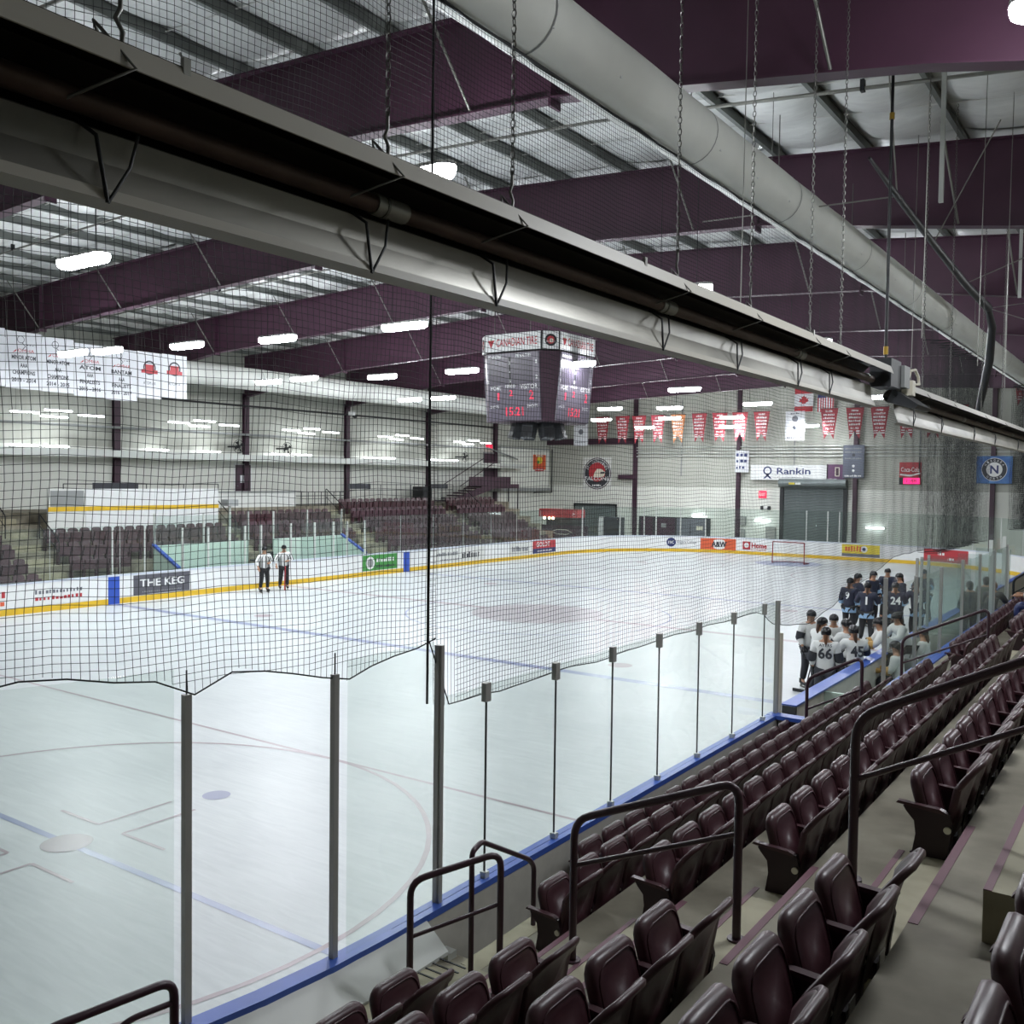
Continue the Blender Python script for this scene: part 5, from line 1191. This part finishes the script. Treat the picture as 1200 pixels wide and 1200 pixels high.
for i, (y, z, lb) in enumerate(((-1.0 + 6.1, 6.15, 'black wall fan on the left wall, left one of the pair'), (8.4, 6.15, 'black wall fan on the left wall, right one of the pair'), (24.4, 6.1, 'black wall fan near the maroon stair'))):
    o = thing('wall_fan', lb, 'fan', (WX + .9, y, z))
    MB().disc((0, 0, 0), .36, 24, 'x', .04, .33).obj('cage_ring', 'black', o); MB().tube([(-.12, 0, 0), (.04, 0, 0)], .09, 10).obj('hub', 'dark', o)
    for k in range(4):
        a = k * PI / 2 + .4; MB().add([(0, .05 * math.cos(a), .05 * math.sin(a)), (.03, .3 * math.cos(a - .3), .3 * math.sin(a - .3)), (-.03, .3 * math.cos(a + .4), .3 * math.sin(a + .4))], [(0, 1, 2), (2, 1, 0)]).obj('fan_blade', 'dark', o)
    for k in range(10): a = k * PI / 5; MB().tube([(.08, 0, 0), (.05, .35 * math.cos(a), .35 * math.sin(a))], .006, 3).obj('cage_wire', 'black', o)
    bx('wall_arm', 'black', (-.86, -.1, -.04, .04, -.04, .04), o)
o = thing('camera_unit', 'small white security camera hanging below a beam at left', 'camera', (-33.0, 11.5, 8.15)); MB().ball((0, 0, -.1), .14, sz=(1, 1, .8)).obj('dome', 'black', o); bx('case', 'white', (-.12, .12, -.4, -.1, -.05, .15), o); MB().tube([(0, -.2, .15), (0, -.2, 1.2)], .02, 5).obj('drop_rod', 'grey', o)
o = thing('loudspeaker', 'black floor cabinet standing behind the railing at the left wall', 'loudspeaker', (WX + .9, 19.9, 3.06)); bx('cabinet', 'black', (-.4, .4, -.5, .5, 0, 1.0), o); bx('grille', 'dark', (.4, .42, -.42, .42, .08, .92), o)

# ================================================================ GOAL
o = thing('goal', 'red framed hockey goal with white netting at the far end', 'goal', (-12.95, 26.0, 0))
MB().tube(fillet([(-.915, 0, 0), (-.915, 0, 1.22), (.915, 0, 1.22), (.915, 0, 0)], .04), .03, 8).obj('goal_frame', 'redframe', o)
MB().tube([(-.915, 0, .03), (-1.0, .6, .03), (-.5, 1.1, .03), (.5, 1.1, .03), (1.0, .6, .03), (.915, 0, .03)], .025, 6).obj('base_frame', 'redframe', o)
MB().tube([(-.915, 0, 1.2), (-.7, .5, 1.2), (.7, .5, 1.2), (.915, 0, 1.2)], .02, 6).obj('top_frame', 'redframe', o)
b = MB()
for i in range(23): u = -1 + 2 * i / 22; b.tube([(u * .7, .5, 1.2), (u * .95, 1.1 - .4 * abs(u) ** 3, .05)], .004, 3)
for i in range(14): t = i / 13; b.tube([(-.7 - .25 * t, .5 + .2 * t, 1.2 - 1.15 * t), (0, .5 + .6 * t, 1.2 - 1.15 * t), (.7 + .25 * t, .5 + .2 * t, 1.2 - 1.15 * t)], .004, 3)
q = b.obj('goal_net', 'cream', o); q['kind'] = 'stuff'

# ================================================================ TEAM BENCHES
tb = thing('team_bench', 'long team bench enclosure with blue rear rail and scuffed glass', 'team bench')
bx('rear_board', 'backpanel', (1.02, 1.12, -10.6, 7.5, 0, .99), tb); bx('rear_cap', 'cap_blue', (.96, 1.2, -10.6, 7.5, .99, 1.06), tb); bx('rear_inner', 'mint', (1.0, 1.02, -10.6, 7.5, 0, .98), tb)
bx('end_return', 'backpanel', (.1, .72, -13.06, -12.98, 0, .99), tb); bx('end_cap', 'cap_blue', (-.02, .75, -13.16, -12.94, .99, 1.05), tb)
bx('end_board', 'mint', (.1, 1.05, -10.65, -10.58, 0, .98), tb); bx('plinth', 'concrete_light', (.95, 1.34, -11.2, -10.5, 0, .98), tb)
bx('front_cap', 'cap_blue', (-.05, .2, -12.4, 7.5, 1.046, 1.07), tb); bx('front_end', 'dark', (-.02, .2, -12.44, -12.36, 0, 1.05), tb)
bx('bench_floor', 'dark', (.1, 1.0, -10.6, 7.5, -.15, .12), tb)
bx('bench_seat', 'white_dull', (.62, .95, -10.3, -3.5, .5, .55), tb); bx('bench_seat', 'white_dull', (.62, .95, -2.9, 7.3, .5, .55), tb)
for y in (-10.45, -8.1, -5.7, -3.2, -.8, 1.6, 4.0): bx('glass_post', 'post', (1.04, 1.1, y - .035, y + .035, 1.06, 3.05 if y < -10 else 2.9), tb)
for y0, y1 in ((-10.45, -8.1), (-8.1, -5.7), (-5.7, -3.2), (-3.2, -.8), (-.8, 1.6), (1.6, 4.0)): bx('glass_pane', 'glass' if y0 < -5 else 'glass_dirty', (1.065, 1.077, y0 + .04, y1 - .04, 1.06, 2.85), tb)
for y in (-3.2, -2.7, -1.9): bx('divider_glass', 'glass_dirty', (.06, 1.04, y, y + .012, 1.05, 2.86), tb); bx('divider_post', 'post', (.03, .09, y - .02, y + .04, 1.05, 2.88), tb)
for y in (2.0, 5.0): bx('divider_glass', 'glass_dirty', (.06, 1.04, y, y + .012, 1.05, 2.7), tb); bx('divider_post', 'post_white', (.9, 1.0, y - .05, y + .05, .1, 2.7), tb)
for y in (8.0, 11.0): bx('tall_white_post', 'post_white', (.0, .12, y - .06, y + .06, 0, 2.8), tb)
# ================================================================ PEOPLE
def skin_me(name, V, E, R, m, sub=1):
    me = bpy.data.meshes.new(name); me.from_pydata(V, E, []); o = bpy.data.objects.new(name, me)
    md = o.modifiers.new('skin', 'SKIN'); md.use_smooth_shade = True
    for i, sv in enumerate(me.skin_vertices[0].data):
        sv.radius = R[i] if isinstance(R[i], tuple) else (R[i], R[i]); sv.use_root = (i == 0)
    if sub: s = o.modifiers.new('sub', 'SUBSURF'); s.levels = sub; s.render_levels = sub
    out = bake(o); out.name = name; out.materials.clear(); out.materials.append(M[m]); return out
def hand_mb(c, d, s=1.0):
    """small hand: palm, four unequal bent fingers and a thumb leaving the side of the palm"""
    b = MB(); c = Vector(c); d = Vector(d).normalized(); side = d.cross(Vector((0, 0, 1))); side = side.normalized() if side.length > .1 else Vector((1, 0, 0)); up = side.cross(d)
    b.tube([c - d * .03 * s, c, c + d * .05 * s, c + d * .085 * s], [.026 * s, .036 * s, .042 * s, .036 * s], 8)
    for i, L in enumerate((.062, .072, .068, .052)):
        p = c + d * .08 * s + side * (i - 1.5) * .021 * s
        b.tube([p, p + d * L * .5 * s - up * .006 * s, p + d * L * s - up * .025 * s], [.0105 * s, .0095 * s, .007 * s], 5)
    p = c + d * .02 * s + side * .036 * s; b.tube([p, p + (d * .6 + side * .7) * .04 * s, p + (d + side * .5) * .06 * s], [.012 * s, .011 * s, .008 * s], 5)
    return b
_PC = {}
def person(label, loc, rz, pose='stand', top='jersey_white', trim=None, legs='pants', head='helmet', number=None, hair='hair', group=None, name_txt=None, scale=1.0, glove='helmet_black', stripes=False, num_m='print_dark', sleeve=None, h=1.0):
    """local frame: faces +y, feet at z=0"""
    skates = head == 'helmet' or stripes
    z0 = .06 if skates else 0.0
    lean = {'stand': .02, 'huddle': .22, 'lean': .55, 'sit': .12, 'ref': 0.0, 'bend': .8}[pose]
    if pose == 'sit': hipz = .52; knee = [(-.11, .42, .50), (.11, .42, .50)]; foot = [(-.12, .40, .08), (.12, .40, .08)]
    else:
        hipz = .93 + z0; kb = .05 if pose in ('stand', 'ref') else .12
        knee = [(-.12, kb, .5 + z0), (.12, kb - .02, .5 + z0)]; foot = [(-.15, -.02, .09 + z0), (.15, -.03, .09 + z0)]
    hip = Vector((0, 0, hipz)); up = Vector((0, math.sin(lean), math.cos(lean)))
    waist = hip + up * .14; chest = hip + up * .36; neck = hip + up * .53; nt = neck + Vector((0, .02, .06)); hd = nt + Vector((0, .03, .10)); crown = hd + Vector((0, .0, .09))
    sh = [neck + Vector((-.19, 0, -.05)), neck + Vector((.19, 0, -.05))]
    if pose in ('huddle', 'lean', 'bend'): el = [sh[0] + Vector((-.12, .14, -.22)), sh[1] + Vector((.12, .14, -.22))]; wr_ = [el[0] + Vector((.08, .22, -.02)), el[1] + Vector((-.08, .22, -.04))]
    elif pose == 'sit': el = [sh[0] + Vector((-.06, .06, -.27)), sh[1] + Vector((.06, .06, -.27))]; wr_ = [el[0] + Vector((.06, .24, -.02)), el[1] + Vector((-.06, .24, -.02))]
    elif pose == 'ref': el = [sh[0] + Vector((-.12, -.02, -.26)), sh[1] + Vector((.14, .02, -.25))]; wr_ = [el[0] + Vector((.16, .18, -.02)), el[1] + Vector((-.02, .14, -.2))]
    else: el = [sh[0] + Vector((-.08, .0, -.28)), sh[1] + Vector((.08, 0, -.28))]; wr_ = [el[0] + Vector((.02, .12, -.22)), el[1] + Vector((-.02, .12, -.22))]
    root = thing('person', label, 'person', loc, (0, 0, rz), group); root.scale = (h, h, h)
    key = pose + str(skates)
    if key not in _PC:
        V = [hip, waist, chest, neck, nt, hd, crown]; E = [(i, i + 1) for i in range(6)]; R = [(.15, .11), (.13, .095), (.155, .11), .07, .055, (.078, .095), (.05, .06)]
        for s in (0, 1):
            a = len(V); V += [hip + Vector(((-.09, .09)[s], 0, -.05)), Vector(knee[s]), Vector(foot[s]), Vector(foot[s]) + Vector((0, .14, -.05))]; E += [(0, a), (a, a + 1), (a + 1, a + 2), (a + 2, a + 3)]; R += [.095, .062, .042, .035]
            a = len(V); V += [sh[s], el[s], wr_[s]]; E += [(3, a), (a, a + 1), (a + 1, a + 2)]; R += [.06, .045, .032]
        body = skin_me('person_body', [tuple(v) for v in V], E, R, 'skin')
        # jersey: loose shirt over torso and sleeves
        V = [hip + Vector((0, 0, -.17)), waist, chest, neck - up * .03]; E = [(0, 1), (1, 2), (2, 3)]; R = [(.20, .155), (.195, .15), (.215, .155), (.12, .10)]
        for s in (0, 1):
            a = len(V); V += [sh[s], el[s], el[s].lerp(wr_[s], .8)]; E += [(3, a), (a, a + 1), (a + 1, a + 2)]; R += [.105, .085, .062]
        shirt = skin_me('jersey', [tuple(v) for v in V], E, R, 'jersey_white')
        V = [hip]; E = []; R = [(.165, .14)]
        for s in (0, 1):
            a = len(V); V += [hip + Vector(((-.1, .1)[s], 0, -.08)), Vector(knee[s]), Vector(foot[s]) + Vector((0, 0, .03))]; E += [(0, a), (a, a + 1), (a + 1, a + 2)]; R += [.125, .095, .075]
        pants = skin_me('pants', [tuple(v) for v in V], E, R, 'pants')
        _PC[key] = (body, shirt, pants)
    body, shirt, pants = _PC[key]
    def inst(nm, me, m):
        k2 = (me.name, m)
        if k2 not in _PC: c = me.copy(); c.materials.clear(); c.materials.append(M[m]); _PC[k2] = c
        return link(nm, _PC[k2], root)
    inst('body', body, 'skin'); js = inst('jersey' if skates else 'coat', shirt, top); inst('pants', pants, legs)
    if trim:
        a = hip + Vector((0, 0, .0)); MB().tube([a + Vector((0, 0, -.2)), a + Vector((0, 0, -.05))], [.212, .212], 18, False).obj('hem_band', trim, root).scale = (1, .78, 1)
        for s in (0, 1): p = el[s].lerp(wr_[s], .1); q = el[s].lerp(wr_[s], .55); MB().tube([p, q], .094, 10, False).obj('sleeve_band', trim, root)
    if sleeve:
        for s in (0, 1): p = sh[s].lerp(el[s], .55); q = el[s].lerp(wr_[s], .2); MB().tube([p, el[s], q], [.108, .1, .09], 10, False).obj('sleeve_panel', sleeve, root)
    if stripes:
        for k in range(9):
            a = k * 2 * PI / 9 + .2
            MB().tube([hip + Vector((.205 * math.cos(a), .16 * math.sin(a), -.02)), waist + Vector((.2 * math.cos(a), .155 * math.sin(a), 0)), chest + Vector((.222 * math.cos(a), .165 * math.sin(a), 0)), neck + Vector((.13 * math.cos(a), .11 * math.sin(a), -.03))], .016, 5).obj('black_stripe', 'black', root)
        for s in (0, 1):
            for k in range(4): a = k * PI / 2; MB().tube([sh[s] + Vector((.1 * math.cos(a), .1 * math.sin(a), 0)), el[s] + Vector((.085 * math.cos(a), .085 * math.sin(a), 0))], .014, 4).obj('black_stripe', 'black', root)
    # head things
    b = MB(); b.tube([hd + Vector((0, .085, -.005)), hd + Vector((0, .108, -.03)), hd + Vector((0, .09, -.04))], [.012, .016, .008], 6); b.obj('nose', 'skin', root)
    for s in (-1, 1): MB().ball(hd + Vector((s * .032, .088, .012)), .009, 6, 4).obj('eye', 'black', root); MB().ball(hd + Vector((s * .08, .0, -.005)), .02, 6, 5, (.4, 1, 1.3)).obj('ear', 'skin', root)
    MB().tube([hd + Vector((-.022, .09, -.062)), hd + Vector((.022, .09, -.062))], .006, 4).obj('mouth', 'red', root)
    hc = hd + Vector((0, -.012, .045))
    if head == 'helmet':
        bb = MB(); n = 14; vs = []; fs = []
        for i in range(7):
            th = PI * .56 * i / 6
            for k in range(n): ph = 2 * PI * k / n; vs.append((hc.x + .108 * math.sin(th) * math.cos(ph), hc.y + .135 * math.sin(th) * math.sin(ph), hc.z + .118 * math.cos(th) - (.03 if (i == 6 and math.sin(ph) < 0) else 0)))
        for i in range(6):
            for k in range(n): a = i * n + k; c = i * n + (k + 1) % n; fs.append((a, a + n, c + n, c))
        bb.add(vs, fs, True).obj('helmet', 'helmet_black', root)
        for q in range(4): MB().tube([hc + Vector((-.1, .05, -.03 - .03 * q)), hc + Vector((-.05, .14, -.03 - .035 * q)), hc + Vector((.05, .14, -.03 - .035 * q)), hc + Vector((.1, .05, -.03 - .03 * q))], .004, 4).obj('cage_wire', 'steel', root)
        MB().tube([hc + Vector((0, -.1, -.05)), hc + Vector((.0, -.13, -.18)), hc + Vector((.02, -.12, -.3))], [.045, .035, .012], 7).obj('ponytail', hair, root)
    else:
        MB().ball(hc + Vector((0, -.012, 0)), .105, 12, 8, (.95, 1.05, 1.05)).obj('hair', hair, root)
        MB().ball(hc + Vector((0, -.05, -.07)), .085, 10, 7, (1, .8, 1.2)).obj('hair_back', hair, root)
    for s in (0, 1):
        d = (wr_[s] - el[s]).normalized(); hand_mb(wr_[s] + d * .03, d, 1.5 if skates and not stripes else 1.0).obj('glove' if skates and not stripes else 'hand', glove if skates and not stripes else 'skin', root)
        f = Vector(foot[s])
        if skates:
            MB().tube([f + Vector((0, -.04, .06)), f + Vector((0, -.04, -.02)), f + Vector((0, .05, -.045)), f + Vector((0, .18, -.05))], [.055, .06, .05, .035], 8).obj('skate_boot', 'black', root)
            MB().box(f.x - .004, f.x + .004, f.y - .1, f.y + .2, 0, .045).box(f.x - .012, f.x + .012, f.y - .08, f.y - .03, .04, .1).box(f.x - .012, f.x + .012, f.y + .1, f.y + .15, .04, .1).obj('skate_blade', 'steel', root)
        else: MB().tube([f + Vector((0, -.05, -.02)), f + Vector((0, .05, -.045)), f + Vector((0, .18, -.055))], [.05, .045, .03], 8).obj('shoe', 'black', root)
    if number:
        ang = lean; c = chest + Vector((0, -.172, -.04)) if lean < .4 else chest + Vector((0, -.15, .06))
        me = text_mesh(number, 1.0, .0, .03, 1.0, (.05 if number == '1' else .13 * len(number) + (.02 if len(number) > 1 else 0)), .23).copy(); me.materials.clear(); me.materials.append(M[num_m])
        o = link('back_number', me, root); o.matrix_local = Matrix.Translation(c) @ Matrix.Rotation(-lean, 4, 'X') @ FR((0, 0, 0), -PI / 2)
        if name_txt:
            me = text_mesh(name_txt, 1.0, .0, .02, 1.0, .26, .06).copy(); me.materials.clear(); me.materials.append(M[num_m]); o = link('back_name', me, root); o.matrix_local = Matrix.Translation(c + Vector((0, .012, .165))) @ Matrix.Rotation(-lean, 4, 'X') @ FR((0, 0, 0), -PI / 2)
    return root
def face(x, y, tx, ty): return math.atan2(ty - y, tx - x) - PI / 2
G1 = 'dark jersey players huddled on the ice'; G2 = 'white jersey players gathered by the bench'
HC = (-2.3, 4.2)
DK = [(-2.85, 1.7, '9', 'player in navy jersey numbered 9, leftmost of the dark huddle'), (-3.2, 3.4, None, 'player in navy jersey behind number 9, only helmet and shoulder showing'), (-2.1, .75, '1', 'player in navy jersey numbered 1, right of number 9'), (-2.9, 4.5, None, 'player in navy jersey deep inside the huddle, between number 1 and 24'),
      (-2.85, 6.2, None, 'tallest looking navy player at back of the dark huddle'), (-1.45, 1.35, '24', 'player in navy jersey numbered 24 with brown ponytail'), (-2.0, 4.4, None, 'navy player behind number 24, helmet showing'), (-1.0, 2.1, '7', 'navy player with light blue hem right of number 24'), (-1.7, 6.6, None, 'navy player at the right back of the dark huddle beside the glass')]
for i, (x, y, n_, lb) in enumerate(DK):
    person(lb, (x, y, 0), face(x, y, *HC) + (0 if i % 2 else .1), 'huddle' if i % 3 else 'stand', 'jersey_navy', 'jersey_lblue', 'pants', number=n_, group=G1, num_m='white', hair=['hair', 'hair_b'][i % 2], h=.99)
WC = (-.9, -6.6)
WH = [(-1.62, -5.95, '8', None, 'white jersey player standing at the left edge of the light group, long ponytail'), (-1.15, -7.0, None, None, 'white jersey player with helmet bent, behind number 66'), (-.55, -8.35, '66', 'AYERS', 'white jersey player numbered 66 with gold cuffs, back to camera'), (-1.05, -6.1, None, None, 'white jersey player in the middle of light group facing right'),
      (-.45, -6.9, None, None, 'white jersey player with raised black glove right of number 66'), (-.12, -7.75, '45', None, 'white jersey player numbered 45 leaning at the blue rail')]
for i, (x, y, n_, nm, lb) in enumerate(WH):
    person(lb, (x, y, 0), face(x, y, *WC) if n_ != '66' else .25, 'stand' if i in (0, 2) else 'huddle', 'jersey_white', None, 'pants_grey', number=n_, name_txt=nm, group=G2, sleeve='pants_grey', hair=['hair_b', 'hair'][i % 2], h=.97)
BN = [(.25, -6.2, 'lean', 1.9, 'white jersey player leaning over the front rail beside tall post'), (.3, -5.0, 'lean', 2.3, 'white jersey player in grey helmet bending over the rail'), (.55, -6.9, 'sit', 1.57, 'seated white jersey player low behind rear glass, gold glove'), (.6, -4.6, 'sit', 1.57, 'seated white jersey player near the glass divider')]
for i, (x, y, ps, rz, lb) in enumerate(BN):
    person(lb, (x, y, .12), rz, ps, 'jersey_white', 'gold' if i % 2 == 0 else None, 'pants_grey', group='white jersey players on the bench', glove='gold', h=.95)
for i, (x, y, tp, hr, lb) in enumerate(((.35, 2.4, 'coat', 'black', 'person in dark coat with short hair seen through scuffed glass'), (.5, 4.2, 'coat_green', 'black', 'person in olive coat between two glass dividers'), (.75, 3.2, 'coat', 'hair_b', 'person in black coat with auburn hair leaning by the white posts'))):
    person(lb, (x, y, .12), .6 - .4 * i, 'stand' if i < 2 else 'lean', tp, None, 'pants', 'bare', hair=hr, group='coaches on the far bench')
person('official in striped shirt and black pants standing left at far boards', (-24.6, -2.15, 0), -1.9, 'ref', 'white', None, 'pants', 'helmet', stripes=True, group='officials at the far boards')
person('official in striped shirt with red stick leaning on leg, right of the pair', (-24.75, -1.0, 0), -2.2, 'ref', 'white', None, 'pants', 'helmet', stripes=True, group='officials at the far boards')
tag(MB().tube([(-24.4, -1.25, 0.02), (-24.45, -1.2, 1.0)], .03, 6).obj('hockey_stick', 'red', None), 'red stick standing against the leg of the right official', 'stick')
for i, (x, y, a) in enumerate(((-.35, -7.9, .3), (-1.5, -6.6, -.2), (-1.9, 1.6, .2), (-2.7, 2.2, -.3))):
    b = MB(); b.tube([(0, 0, .02), (.25, .05, 1.25)], .014, 6); o = b.obj('hockey_stick', 'black', None); o.location = (x, y, 0); o.rotation_euler = (0, 0, a); tag(o, f'black hockey stick held upright in the player groups, {ordw(i + 1)} from the bench', 'stick', 'hockey sticks held by players')
    MB().box(-.3, 0, -.01, .01, 0.0, .07).obj('blade', 'dark', o)
for i, (x, y, z, m, lb) in enumerate(((.5, -5.6, .62, 'grey', 'white water bottle crate on the bench'), (.45, -8.6, .12, 'pants_grey', 'dark equipment bag on the bench floor'))):
    o = thing('equipment_bag' if i else 'bottle_crate', lb, 'bag' if i else 'crate', (x, y, z)); bx('body', m, (-.18, .18, -.3, .3, 0, .28), o); MB().tube([(0, -.2, .28), (0, -.1, .36), (0, .1, .36), (0, .2, .28)], .012, 5).obj('handle', 'black', o)
# spectators beyond the second aisle
person('spectator seated at the right border in pale grey clothes', (SX(4) - .1, -5.6, TZ(4)), PI / 2, 'sit', 'grey', None, 'navy', 'bare', hair='hair')
bpy.data.scenes.remove(TS)
